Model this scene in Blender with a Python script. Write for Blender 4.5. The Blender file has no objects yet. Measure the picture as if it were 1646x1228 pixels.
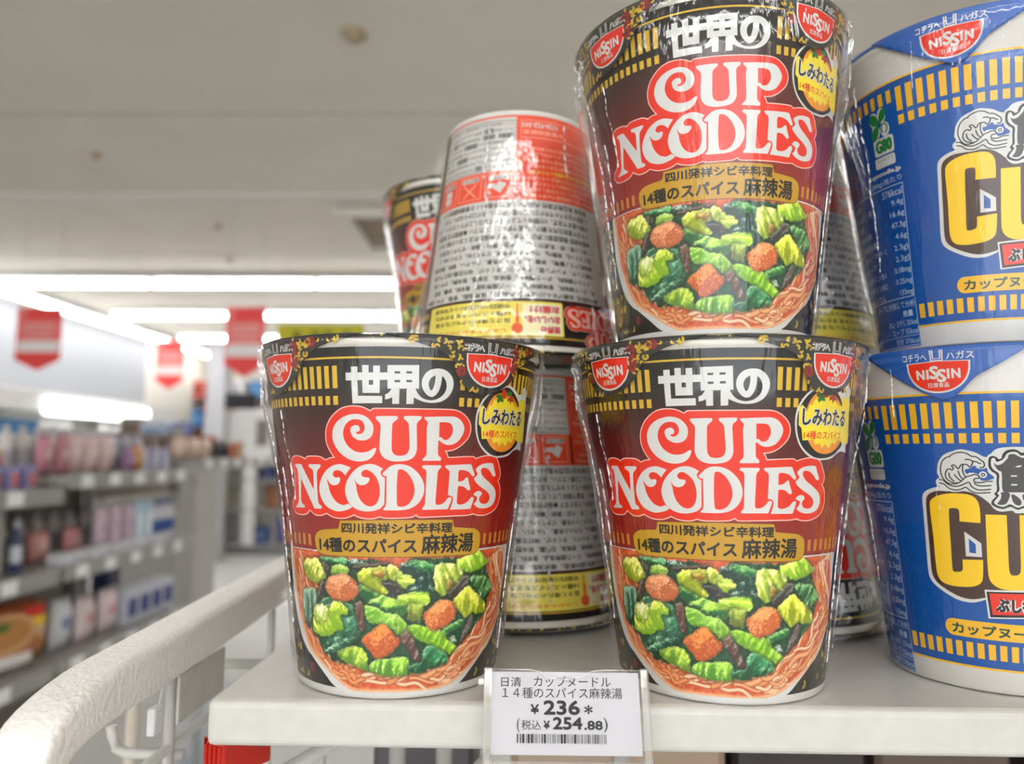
import bpy, bmesh, math, random
import numpy as np
from mathutils import Matrix, Vector

EXPOSURE, WORLD, TUBE_E = 1.15, 1.4, 9.0
FISH_MID = 15.72
BUB = (-1.24, 69.26)
TAGT = (1.1, 17.5, 25.9, 30.7)
TAGTEXT = [('日清', -19.3, -13.3, 8.1, 10.8, 0), ('カップヌードル', -9.6, 13.3, 8.2, 11.1, 0), ('１４種のスパイス麻辣湯', -18.9, 16.5, 5.0, 8.0, 0), ('¥', -10.6, -8.0, .7, 3.4, .025), ('236', -6.8, 4.0, .5, 4.5, .035), ('*', 5.2, 7.7, .8, 3.3, .025), ('(', -14.5, -13.7, -4.2, -.4, 0), ('税込', -13.2, -7.5, -3.5, -.9, 0), ('¥', -6.8, -4.9, -3.3, -1.0, .025), ('254', -4.1, 4.6, -3.4, .0, .035), ('.88', 5.0, 10.5, -3.4, -.9, .035), (')', 10.7, 11.9, -4.0, -.1, 0)]

random.seed(7)
SC = bpy.context.scene
COL = SC.collection

# ------------------------------------------------------------------ camera, world, exposure
CAM_Z = 1.2745
SHELF_Z = 1.2
FPX = 1230.0
pitch, yaw_, roll_ = math.radians(5.5), math.radians(1.2), math.radians(0.41)
f0 = Vector((-math.sin(yaw_), math.cos(yaw_), 0)); r0 = Vector((math.cos(yaw_), math.sin(yaw_), 0)); u0 = Vector((0, 0, 1))
fw = f0 * math.cos(pitch) + u0 * math.sin(pitch)
up = u0 * math.cos(pitch) - f0 * math.sin(pitch)
rt = r0 * math.cos(roll_) + up * math.sin(roll_)
up = up * math.cos(roll_) - r0 * math.sin(roll_)
cd = bpy.data.cameras.new('camera')
cam = bpy.data.objects.new('camera', cd); COL.objects.link(cam)
M = Matrix(((rt.x, up.x, -fw.x, 0), (rt.y, up.y, -fw.y, 0), (rt.z, up.z, -fw.z, CAM_Z), (0, 0, 0, 1)))
cam.matrix_world = M
cd.sensor_width = 36; cd.lens = 36 * FPX / 1646; cd.clip_start = 0.01; cd.clip_end = 60
cd.dof.use_dof = True; cd.dof.focus_distance = 0.238; cd.dof.aperture_fstop = 8.6
SC.camera = cam
SC.view_settings.view_transform = 'Standard'; SC.view_settings.look = 'None'
SC.view_settings.exposure = EXPOSURE; SC.view_settings.gamma = 1; SC.view_settings.use_curve_mapping = False
SC.cycles.transparent_max_bounces = 20; SC.cycles.max_bounces = 8

world = bpy.data.worlds.new('daylight'); SC.world = world; world.use_nodes = True
world.node_tree.nodes['Background'].inputs[0].default_value = (0.93, 0.96, 1.0, 1)
world.node_tree.nodes['Background'].inputs[1].default_value = WORLD

def at(px, py, Y):
    'point of the plane y = Y on the line of sight through a photo pixel'
    d = fw + rt * ((px - 823) / FPX) - up * ((py - 614) / FPX)
    t = Y / d.y
    return Vector((0, 0, CAM_Z)) + d * t

# ------------------------------------------------------------------ materials
def lin(c):
    c = c / 255.0
    return c / 12.92 if c <= 0.04045 else ((c + 0.055) / 1.055) ** 2.4
def rgb(c): return (lin(c[0]), lin(c[1]), lin(c[2]), 1)
MATS = {}
def mat(name, c, rough=0.5, spec=0.5, metal=0, grain=0, gscale=200, bump=0, emit=0):
    if name in MATS: return MATS[name]
    m = bpy.data.materials.new(name); m.use_nodes = True; nt = m.node_tree
    b = nt.nodes['Principled BSDF']
    b.inputs['Base Color'].default_value = rgb(c); b.inputs['Roughness'].default_value = rough
    b.inputs['Specular IOR Level'].default_value = spec; b.inputs['Metallic'].default_value = metal
    if grain or bump:
        tc = nt.nodes.new('ShaderNodeTexCoord'); nz = nt.nodes.new('ShaderNodeTexNoise')
        nz.inputs['Scale'].default_value = gscale; nz.inputs['Detail'].default_value = 4
        nt.links.new(tc.outputs['Object'], nz.inputs['Vector'])
        if grain:
            rp = nt.nodes.new('ShaderNodeValToRGB')
            k = rgb(c); rp.color_ramp.elements[0].position = 0.3; rp.color_ramp.elements[1].position = 0.7
            rp.color_ramp.elements[0].color = tuple(x * (1 - grain) for x in k[:3]) + (1,)
            rp.color_ramp.elements[1].color = tuple(min(1, x * (1 + grain * .5)) for x in k[:3]) + (1,)
            nt.links.new(nz.outputs['Fac'], rp.inputs[0]); nt.links.new(rp.outputs[0], b.inputs['Base Color'])
        if bump:
            bp = nt.nodes.new('ShaderNodeBump'); bp.inputs['Strength'].default_value = bump; bp.inputs['Distance'].default_value = 0.001
            nt.links.new(nz.outputs['Fac'], bp.inputs['Height']); nt.links.new(bp.outputs[0], b.inputs['Normal'])
    if emit:
        b.inputs['Emission Color'].default_value = rgb(c); b.inputs['Emission Strength'].default_value = emit
    MATS[name] = m
    return m
def ink(name, c): return mat('ink ' + name, c, 0.45, 0.3)

def zramp(name, stops, rough=0.45):
    'printed paper whose colour runs with height (z in mm of the object)'
    m = bpy.data.materials.new(name); m.use_nodes = True; nt = m.node_tree; b = nt.nodes['Principled BSDF']
    tc = nt.nodes.new('ShaderNodeTexCoord'); sx = nt.nodes.new('ShaderNodeSeparateXYZ'); mr = nt.nodes.new('ShaderNodeMapRange')
    mr.inputs['From Min'].default_value = 0; mr.inputs['From Max'].default_value = 0.112
    rp = nt.nodes.new('ShaderNodeValToRGB'); el = rp.color_ramp.elements
    el[0].position = stops[0][0] / 112; el[0].color = rgb(stops[0][1]); el[1].position = stops[-1][0] / 112; el[1].color = rgb(stops[-1][1])
    for z, c in stops[1:-1]:
        e = el.new(z / 112); e.color = rgb(c)
    nt.links.new(tc.outputs['Object'], sx.inputs[0]); nt.links.new(sx.outputs['Z'], mr.inputs['Value'])
    nt.links.new(mr.outputs[0], rp.inputs[0]); nt.links.new(rp.outputs[0], b.inputs['Base Color'])
    b.inputs['Roughness'].default_value = rough; b.inputs['Specular IOR Level'].default_value = .3
    MATS[name] = m
    return m
def vcol(name):
    m = bpy.data.materials.new(name); m.use_nodes = True; nt = m.node_tree; b = nt.nodes['Principled BSDF']
    a = nt.nodes.new('ShaderNodeAttribute'); a.attribute_name = 'print'
    nt.links.new(a.outputs['Color'], b.inputs['Base Color']); b.inputs['Roughness'].default_value = .4; b.inputs['Specular IOR Level'].default_value = .3
    return m
def speckled(name, base, spots, scale):
    'dark paper strewn with small coloured flecks'
    m = bpy.data.materials.new(name); m.use_nodes = True; nt = m.node_tree; b = nt.nodes['Principled BSDF']
    tc = nt.nodes.new('ShaderNodeTexCoord'); v = nt.nodes.new('ShaderNodeTexVoronoi'); v.inputs['Scale'].default_value = scale
    rp = nt.nodes.new('ShaderNodeValToRGB'); rp.color_ramp.interpolation = 'CONSTANT'
    el = rp.color_ramp.elements; el[0].position = 0; el[0].color = rgb(spots); el[1].position = .3; el[1].color = rgb(base)
    nt.links.new(tc.outputs['Object'], v.inputs['Vector']); nt.links.new(v.outputs['Distance'], rp.inputs[0]); nt.links.new(rp.outputs[0], b.inputs['Base Color'])
    b.inputs['Roughness'].default_value = .4
    return m
def film_mat(name, base, edge, rough, bump):
    m = bpy.data.materials.new(name); m.use_nodes = True; nt = m.node_tree
    for n in list(nt.nodes): nt.nodes.remove(n)
    out = nt.nodes.new('ShaderNodeOutputMaterial'); mx = nt.nodes.new('ShaderNodeMixShader')
    tr = nt.nodes.new('ShaderNodeBsdfTransparent'); tr.inputs[0].default_value = (.985, .985, .985, 1)
    gl = nt.nodes.new('ShaderNodeBsdfGlossy'); gl.inputs['Roughness'].default_value = rough; gl.inputs[0].default_value = (1, 1, 1, 1)
    lw = nt.nodes.new('ShaderNodeLayerWeight'); lw.inputs[0].default_value = .5
    mr = nt.nodes.new('ShaderNodeMapRange'); mr.inputs['To Min'].default_value = base; mr.inputs['To Max'].default_value = edge
    pw = nt.nodes.new('ShaderNodeMath'); pw.operation = 'POWER'; pw.inputs[1].default_value = 2.5
    tc = nt.nodes.new('ShaderNodeTexCoord'); mp = nt.nodes.new('ShaderNodeMapping'); mp.inputs['Scale'].default_value = (90, 90, 16)
    nz = nt.nodes.new('ShaderNodeTexNoise'); nz.inputs['Scale'].default_value = 2.2; nz.inputs['Detail'].default_value = 3
    bp = nt.nodes.new('ShaderNodeBump'); bp.inputs['Strength'].default_value = bump; bp.inputs['Distance'].default_value = .0012
    L = nt.links.new
    L(tc.outputs['Object'], mp.inputs[0]); L(mp.outputs[0], nz.inputs['Vector']); L(nz.outputs['Fac'], bp.inputs['Height'])
    L(bp.outputs[0], gl.inputs['Normal'])
    L(lw.outputs['Facing'], pw.inputs[0]); L(pw.outputs[0], mr.inputs['Value']); L(mr.outputs[0], mx.inputs[0])
    L(tr.outputs[0], mx.inputs[1]); L(gl.outputs[0], mx.inputs[2]); L(mx.outputs[0], out.inputs[0])
    return m

# ------------------------------------------------------------------ object helpers
def link(o, parent=None):
    COL.objects.link(o)
    if parent is not None: o.parent = parent
    return o
def tag(o, label=None, cat=None, group=None, kind=None):
    if label: o['label'] = label
    if cat: o['category'] = cat
    if group: o['group'] = group
    if kind: o['kind'] = kind
    return o
def empty(name, loc, rz=0, label=None, cat=None, group=None):
    o = bpy.data.objects.new(name, None); o.location = loc; o.rotation_euler = (0, 0, rz); o.empty_display_size = .02
    link(o); return tag(o, label, cat, group)
def mesh_obj(name, bm, mats, parent=None, smooth=False, loc=None):
    me = bpy.data.meshes.new(name); bm.to_mesh(me); bm.free()
    for m in (mats if isinstance(mats, (list, tuple)) else [mats]): me.materials.append(m)
    if smooth:
        for p in me.polygons: p.use_smooth = True
    o = bpy.data.objects.new(name, me)
    if loc is not None: o.location = loc
    return link(o, parent)
def add_box(bm, x0, x1, y0, y1, z0, z1, bev=0, seg=2, mi=0):
    vs = [bm.verts.new(p) for p in ((x0, y0, z0), (x1, y0, z0), (x1, y1, z0), (x0, y1, z0), (x0, y0, z1), (x1, y0, z1), (x1, y1, z1), (x0, y1, z1))]
    fs = [bm.faces.new([vs[i] for i in q]) for q in ((3, 2, 1, 0), (4, 5, 6, 7), (0, 1, 5, 4), (1, 2, 6, 5), (2, 3, 7, 6), (3, 0, 4, 7))]
    for f in fs: f.material_index = mi
    if bev:
        es = list({e for f in fs for e in f.edges})
        bmesh.ops.bevel(bm, geom=es, offset=bev, segments=seg, affect='EDGES', profile=.5)
def box(name, dims, m, parent=None, bev=0, seg=2):
    bm = bmesh.new(); add_box(bm, *dims, bev=bev, seg=seg)
    return mesh_obj(name, bm, m, parent)
def add_tube(bm, pts, r, n=10, cap=True):
    pts = [Vector(p) for p in pts]; rings = []
    for i, p in enumerate(pts):
        t = (pts[min(i + 1, len(pts) - 1)] - pts[max(i - 1, 0)]).normalized()
        a = t.cross(Vector((0, 0, 1)) if abs(t.z) < .9 else Vector((0, 1, 0))).normalized(); b = t.cross(a)
        rings.append([bm.verts.new(p + (a * math.cos(k * 2 * math.pi / n) + b * math.sin(k * 2 * math.pi / n)) * r) for k in range(n)])
    for i in range(len(rings) - 1):
        for k in range(n):
            f = bm.faces.new([rings[i][k], rings[i][(k + 1) % n], rings[i + 1][(k + 1) % n], rings[i + 1][k]]); f.smooth = True
    if cap:
        bm.faces.new(rings[0][::-1]); bm.faces.new(rings[-1])
def tube(name, pts, r, m, parent=None, n=10):
    bm = bmesh.new(); add_tube(bm, pts, r, n); return mesh_obj(name, bm, m, parent)
def add_lathe(bm, prof, n=24, mi=0, cx=0, cy=0):
    rings = []
    for r, z in prof:
        if r < 1e-6: rings.append([bm.verts.new((cx, cy, z))] * n)
        else: rings.append([bm.verts.new((cx + r * math.sin(2 * math.pi * k / n), cy - r * math.cos(2 * math.pi * k / n), z)) for k in range(n)])
    for i in range(len(rings) - 1):
        for k in range(n):
            q = [rings[i][k], rings[i][(k + 1) % n], rings[i + 1][(k + 1) % n], rings[i + 1][k]]
            q2 = []
            for v in q:
                if v not in q2: q2.append(v)
            if len(q2) > 2:
                f = bm.faces.new(q2); f.smooth = True; f.material_index = mi if not callable(mi) else mi(i)
def copy_tree(o, parent=None):
    c = o.copy(); COL.objects.link(c)
    if parent is not None: c.parent = parent
    for ch in list(o.children): copy_tree(ch, c)
    return c

# ------------------------------------------------------------------ traced outlines of the print (0.01 degree, 0.01 mm)
SHAPES = {
'C':['-1061,7590 -1102,7489 -1219,7352 -1428,7253 -1683,7215 -1897,7220 -2203,7279 -2512,7421 -2755,7619 -2883,7834 -2908,8019 -2857,8203 -2707,8386 -2475,8522 -2232,8597 -1934,8642 -1647,8620 -1406,8536 -1228,8384 -1161,8233 -1191,8051 -1294,7929 -1458,7861 -1645,7843 -1834,7872 -2001,7957 -2090,8079 -2098,8201 -2010,8277 -1862,8307 -1759,8277 -1707,8201 -1742,8125 -1826,8104 -1886,8094* -1828,8043 -1736,8031 -1619,8065 -1527,8156 -1512,8277 -1571,8384 -1671,8459 -1856,8484 -2067,8460 -2264,8354 -2381,8201 -2421,8018 -2355,7835 -2229,7682 -2058,7576 -1845,7501 -1612,7487 -1382,7518 -1237,7580 -1142,7620 -1073,7620'],
'U':['-1065,8561* -998,8576 -258,8581 -218,8542 -256,8475 -352,8420 -418,8352 -436,8237 -448,7690 -430,7538 -336,7433 -195,7397 -34,7398 126,7435 223,7527 259,7664 219,8243 195,8358 115,8439 23,8499 3,8544 52,8584 657,8592 698,8562 662,8492 566,8429 522,8353 515,8246 553,7636 527,7498 432,7360 232,7268 -70,7227 -353,7226 -637,7279 -820,7384 -901,7505 -929,7657 -881,8234 -900,8349 -979,8431 -1066,8506'],
'Pp':['809,8570* 1862,8606 2126,8581 2338,8477 2481,8308 2489,8151 2371,7962 2203,7820 1985,7746 1765,7738 1566,7798 1463,7864 1405,7851* 1421,7457 1491,7380 1565,7325 1545,7251* 806,7249* 794,7301 882,7362 947,7455 914,8251 948,8368 903,8449 812,8515', '1414,8421* 1707,8423 1882,8383 1980,8267 1993,8128 1918,7987 1795,7899 1666,7885 1578,7921 1523,7964 1431,7956*'],
'N':['-5207,7073 -5117,7116* -4742,7110* -4682,7047 -4038,6335* -4001,6867 -4061,6960 -4196,7006 -4268,7068 -4212,7115* -3603,7115* -3571,7059 -3672,6980 -3776,6901 -3818,6682 -3832,6058 -3791,5903 -3653,5845 -3631,5783 -3692,5750* -4053,5746* -4110,5785 -4163,5861 -4820,6665* -4849,6506 -4939,6027 -4888,5886 -4734,5828 -4705,5781 -4762,5754* -5377,5737* -5396,5772 -5217,5859 -5099,6022 -5021,6725 -5038,6916 -5102,6995'],
'O1':['-2125,7026* -2483,7115 -2716,7122 -3011,7064 -3329,6907 -3565,6686 -3703,6435 -3698,6217 -3580,6002 -3375,5836 -3091,5735 -2787,5690 -2515,5717 -2273,5768 -2106,5847* -2302,5942* -2456,5894 -2625,5900 -2842,5972 -3034,6123 -3172,6321 -3211,6475* -3264,6582 -3270,6691* -3177,6568 -3030,6493 -2856,6487 -2705,6544 -2627,6653 -2656,6714 -2742,6728 -2840,6712 -2935,6757 -2969,6834 -2899,6911 -2752,6944 -2587,6915 -2451,6839 -2376,6779* -2288,6887'],
'O2':['-1346,7144 -1600,7106 -1861,7013 -2133,6827 -2325,6611 -2415,6395 -2393,6180 -2264,5967 -2039,5818 -1769,5736 -1457,5709 -1151,5737 -913,5799 -807,5867 -730,5938* -705,6715* -808,6770 -883,6852 -850,6943 -776,6995* -932,7064 -1138,7124', '-1914,6499* -1955,6584 -1981,6721* -1919,6600 -1789,6519 -1615,6502 -1441,6558 -1341,6666 -1374,6727 -1480,6735 -1609,6755 -1684,6831 -1648,6907 -1540,6960 -1391,6955 -1203,6865 -1037,6714 -933,6501 -913,6288 -955,6104 -1063,5951 -1236,5873 -1410,5872 -1607,5946 -1780,6097 -1884,6310'],
'Dd':['-819,6852* -676,6959 -473,7082 -230,7138 54,7130 342,7055 617,6887 824,6672 914,6442 892,6227 746,6012 497,5854 202,5776 -116,5752 -753,5751* -775,5785 -690,5862 -648,5984 -641,6716 -642,6792* -736,6782', '-192,6900 -153,6977 -23,6986 142,6917 311,6780 465,6565 518,6320 443,6106 281,5938 72,5862 -119,5863 -196,5924 -223,6412'],
'L':['794,7071 834,7111* 1556,7112* 1591,7056 1501,6979 1452,6887 1447,6717 1423,6006 1451,5928 1543,5906 1701,5925 1855,6000 1971,6108 2076,6131 2142,6089 2114,5996 1995,5765* 889,5759* 865,5812 947,5888 976,5980 982,6718 980,6902 924,6988 818,7025'],
'E':['1757,7072 1798,7112* 2883,7149* 2989,7124 3056,7022 3191,6831 3163,6768 3064,6785 2892,6897 2682,6954 2461,6968 2385,6915 2390,6743 2390,6617* 2503,6610 2647,6646 2739,6709 2811,6739 2877,6707 2906,6612 3024,6405 3012,6342 2908,6334 2807,6393 2646,6458 2496,6466 2410,6445 2405,5991 2437,5928 2566,5894 2793,5920 2967,5995 3113,6103 3220,6116 3272,6074 3220,5942 3137,5769 3101,5748* 2102,5747* 2172,5902 2213,6057 2169,6151 2047,6184 1961,6201* 1973,6839 1933,6963 1830,7010'],
'Ss':['3245,7006 3448,7116 3756,7173 4095,7179 4219,7146 4295,7016 4463,6802 4425,6754 4284,6762 4088,6904 3879,7002 3663,7035 3526,6988 3546,6876 3718,6730 4095,6564 4440,6395 4606,6228 4613,5999 4435,5825 4105,5749 3784,5743 3503,5791 3284,5892* 3411,5985 3447,6111 3238,6179 3309,6258 3472,6302 3654,6266 3697,6201 3594,6108 3579,6028 3656,5930 3881,5885 4102,5917 4212,6027 4166,6174 3923,6309 3563,6444 3253,6608 3173,6704* 3308,6783 3353,6846 3255,6942'],
'logo_back':['-3300,7232* -3092,7295 -2822,7318* -2981,7465 -3159,7711 -3213,7958 -3168,8204 -3005,8449 -2759,8647 -2461,8797 -2178,8856 -1845,8864 -1561,8824 -1283,8718* -1164,8785 -997,8794 472,8794 1676,8802 2106,8782 2431,8666 2688,8469 2787,8251 2722,7998 2484,7791 2220,7648 1956,7578 1693,7558* 1790,7459 1854,7335* 3032,7370 3173,7301* 3408,7355 3802,7404 4249,7373 4476,7276 4664,7046 4793,6848 4760,6684 4644,6604* 4839,6452 4957,6186 4909,5924 4691,5702 4314,5586 3920,5536 3545,5556 3332,5604* 2976,5568 2456,5567 1504,5556 749,5551 615,5629* 403,5554 -25,5532 -666,5526 -935,5570* -1197,5507 -1506,5504 -1820,5545 -2047,5618* -2381,5520 -2725,5497 -3081,5534 -3394,5634* -3684,5563 -4045,5567 -4380,5713* -4610,5579 -5035,5540 -5462,5577 -5670,5713 -5697,5873 -5436,6059* -5327,6335 -5298,6848* -5481,7006 -5480,7199 -5320,7322 -4992,7356 -4638,7316 -4479,7254* -4307,7334 -4000,7351 -3607,7338 -3451,7293'],
'sekai0':['-2007,10058* -1755,10064* -1760,9649* -2012,9644*'],
'sekai1':['-2011,9678* -1765,9676* -1758,9183* -821,9179* -821,8965* -1985,8958*'],
'sekai2':['-1573,10099* -1329,10098* -1335,9652* -1574,9652*'],
'sekai3':['-1579,9675* -1326,9674* -1332,9268* -1576,9269*'],
'sekai4':['-1160,9674* -912,9675* -919,9269* -1163,9268*'],
'sekai5':['-1343,9510* -1156,9510* -1158,9268* -1347,9268*'],
'sekai6':['-1156,10084* -906,10085* -907,9664* -1160,9663*'],
'sekai7':['-2233,9881* -618,9879* -616,9665* -912,9657* -2236,9647*'],
'sekai8':['-628,10100* -370,10103* -360,9402* -623,9399*'],
'sekai9':['-163,10106* 58,10110* 77,9408* -148,9404*'],
'sekai10':['271,10114* 539,10121* 554,9417* 295,9412*'],
'sekai11':['-384,10103* 280,10114* 286,9932* -381,9920*'],
'sekai12':['-381,9853* 288,9864* 295,9672* -378,9661*'],
'sekai13':['-377,9591* 297,9602* 304,9412* -374,9402*'],
'sekai14':['-459,9419* -176,9388* -181,8948* -439,8945* -441,9148* -569,9098 -712,9078* -713,9225* -571,9283'],
'sekai15':['92,9381* 134,9415* 423,9421* 370,9148* 363,8955* 91,8944*'],
'no':['417,9416* 523,9264 687,9143 894,9085 1101,9083 1336,9146 1537,9290 1621,9476 1585,9658 1486,9781 1424,9817* 1414,9744 1384,9537 1307,9351 1181,9222 1050,9180 902,9215 750,9337 665,9494 662,9676 754,9848 933,9979 1189,10037 1454,10025 1670,9937 1835,9783 1897,9601 1867,9415 1742,9227 1552,9095 1314,9020 1046,8998 781,9019 545,9083 370,9148*', '1158,9831* 1003,9753 918,9614 931,9478 1010,9373 1081,9414 1144,9575 1164,9735'],
'plate':['-4159,4810 -4078,4960 -3772,5089 -3287,5136* -2840,5161* -2765,5267 -2727,5411* -163,5459 2263,5436* 2365,5199* 3402,5133* 3701,5042 3853,4873 3860,4543 3714,4372 3322,4322 1385,4340 -302,4338 -2008,4338 -3580,4341 -3972,4410 -4131,4577'],
'bowl_out':['-6431,4466* -6569,3470 -6544,2655 -6112,1728 -5442,1226 -5096,1099 -4173,642 -3547,319 -2653,107 -1272,106 0,95 1272,106 2653,107 3547,319 4173,642 5096,1099 5442,1226 6112,1728 6544,2655 6569,3470 6431,4466*'],
'bowl_in':['-6155,4444* -6179,3505 -6080,2703 -5669,1939 -5116,1326 -3946,833 -3092,481 -2382,275 -1414,249 201,246 1631,238 2713,337 3636,602 4586,963 5485,1375 6245,1947 6781,2634 6354,3557 5894,4418*'],
'badge_white':['4533,9663 4197,9561 3640,9419 3261,9131 3054,8806 3016,8425 3106,8079 3311,7764 3689,7512 4143,7384 4702,7369 5254,7436 5685,7589 6128,7642 6637,7594* 6510,7869* 6822,7943 6523,8908 6436,9320 6414,9492 6255,9655 5934,9675 5924,9565 6024,9469* 5506,9438 5190,9587 4852,9666'],
'badge_black':['4542,9621 4205,9523 3675,9379 3317,9101 3118,8776 3087,8427 3168,8080 3373,7781 3740,7550 4167,7423 4691,7412 5196,7479 5665,7639 6039,7829 6146,8138 6103,8548 5872,8880 5588,9206 5240,9423 4874,9584'],
'badge_orange':['4227,9417 3855,9317 3593,9048 3455,8723 3453,8404 3560,8087 3812,7802 4159,7611 4584,7542 5041,7568 5532,7722 5861,7963 5975,8237 6002,8578 5817,8878 5527,9102 5105,9315 4624,9421'],
'badge_yellow':['3879,9189* 4258,9272* 4807,9266* 5355,9060* 5661,9007* 5712,9280* 6294,9312* 6445,8905* 6849,7909* 6023,7863* 5806,7962* 5534,7991* 5395,7838* 5109,7901* 4917,7716* 4654,7845* 4472,7712* 4299,7873* 4056,7805* 3962,7965* 3391,7940* 3307,8305* 3163,8397* 3141,8904* 3306,9005* 3526,8790* 3653,9019* 3770,8991*'],
'leaf1':['3942,9321 4172,9381 4307,9339 4440,9182 4418,9132 4218,9156 4108,9086 4025,9196 4109,9232*'],
'leaf2':['4624,9421 4678,9490 4933,9505 4998,9409 4855,9368 4718,9328'],
'pepper':['4280,9468 4390,9556 4570,9501 4640,9357 4526,9252 4389,9262 4275,9338'],
'anise':['4699,9261* 4831,9317* 4884,9403* 5016,9344* 5209,9387* 5115,9282* 5270,9190* 5019,9194* 4934,9074* 4861,9203* 4687,9161*'],
'pat_left':['-8034,4482* -6563,4537* -6569,3470 -6544,2655 -6112,1728 -5442,1226 -5096,1099 -4173,642 -3553,277* -4912,306 -8102,218*'],
'b_cup_white':['-2651,6152 -2493,6339 -2107,6471 -1829,6509* -1965,6655 -1834,6777 -1819,7195 -1635,7494 -1296,7643 -808,7702 -410,7645 -90,7502 105,7474* 377,7733 893,7803 1557,7793* 2065,7795* 2095,3098* -258,2980* -812,2832 -1454,2853 -2104,3060 -2602,3313 -2783,3599 -2745,4570 -2689,5665'],
'b_cup_brown':['-2499,6037 -2340,6254 -1964,6368 -1506,6369 -853,6387 -306,6255 154,5950* 2076,5821* 2093,3383* -236,3272* -268,3037* -802,2938 -1358,2962 -2002,3159 -2451,3387 -2611,3674 -2581,4582 -2544,5491'],
'b_C':['-2349,5922 -2153,6140 -1667,6275 -1073,6310 -584,6248 -358,6022 -315,5647 -334,5391* -1149,5409* -1131,5733 -1195,5818 -1417,5828 -1537,5776 -1577,5240 -1595,4647 -1619,3815 -1504,3765 -1262,3795 -1174,3878 -1156,4185* -313,4225* -351,3729 -445,3490 -762,3351 -1238,3302 -1727,3303 -2141,3385 -2330,3578 -2371,3875 -2347,4838'],
'b_U':['-118,5671* 674,5678* 686,4762 703,3960 792,3803 1048,3815 1161,3951 1160,4779 1154,5690* 2077,5680* 2165,3896 2091,3553 1633,3380 588,3322 148,3412 -98,3629 -143,4032 -130,4959'],
'b_tag_white':['-326,3277* 2249,3375* 2260,2504* -227,2372*'],
'b_tag_black':['-254,3224* 2249,3318* 2260,2544* -146,2419*'],
'b_tag_red':['-137,3174* 2250,3261* 2259,2618* -47,2502*'],
'b_win_white':['-988,5093* -346,4746* -343,4310* -999,4301*'],
'b_win_blue':['-831,4879* -567,4705* -577,4414* -843,4427*'],
'b_wave_white':['-1867,7059 -1804,7282 -1663,7450 -1349,7548 -1139,7686 -848,7727 -601,7673 -422,7566 -210,7513 -49,7392 32,7192 163,7059 325,6927 293,6285 -104,6248 -802,6393 -1137,6357 -1476,6375 -1948,6570 -1957,6723 -1810,6810 -1881,6947'],
'b_wave_blue':['-792,7074 -645,7108 -416,7214 -329,7128 -112,7104 14,7143 67,7004 252,6873 248,6798 -10,6748 -214,6744 -250,6811 -280,6919 -434,6976 -624,6981 -723,6939'],
'b_fish_white':['27,7380 65,7514 221,7595 401,7569 488,7490* 616,7677 830,7783 1070,7797 1308,7705 1581,7733* 1561,5767* 1015,5742 890,5818 443,5780 193,5880 105,6012 144,6147 277,6284 226,6497 330,6713 341,6928 160,7005 18,7218'],
'b_fish_black':['85,7326 124,7474 248,7520 397,7476 455,7423 562,7450* 597,7570 737,7690 948,7731 1127,7705 1276,7626 1581,7654* 1563,5886* 1306,5907 1081,5850 830,5937 574,5864 321,5897 136,5999 158,6120 323,6258* 249,6337 348,6446 346,6714 356,6928 192,7033 92,7165'],
'b_fish_w2':['176,7300 213,7434 320,7449 361,7355 452,7343 606,7410* 669,7477 764,7597 946,7651 1125,7625 1244,7534 1580,7562* 1563,5965* 1307,5974 1083,5916 817,6016 576,5930 356,5965 227,6042 269,6123 435,6288* 359,6353 442,6448 433,6715 450,6956 286,7074 199,7167'],
'b_fish_g0':['282,7296 386,7235 570,7277 789,7465* 822,7558 1004,7585 1183,7507 1304,7468 1579,7496* 1568,6401* 814,6389 565,6411* 540,6557 544,7010 439,7062 337,7168'],
'b_fish_g1':['470,6369* 690,6405 813,6349 792,6215 676,6040 516,5990 343,6018 460,6155 504,6289'],
'b_fish_g2':['874,6323 968,6320 1123,6235 1231,6118 1196,5998 1054,5995 930,6085 872,6244'],
'b_fish_g3':['1282,6331 1567,6309* 1564,5979* 1436,6016 1311,6146'],
'b_fish_p0':['1038,7175* 1116,7223 1284,7235* 1207,7176*'],
'b_fish_p1':['869,6921* 1084,6924* 1083,6879* 867,6876*'],
'b_fish_p2':['869,6650* 1093,6654* 1091,6606* 868,6602*'],
'b_fish_p3':['1433,6933* 1573,6934* 1573,6895* 1433,6893*'],
'b_fish_p4':['1439,6656* 1571,6657* 1570,6615* 1438,6613*']}
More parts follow.
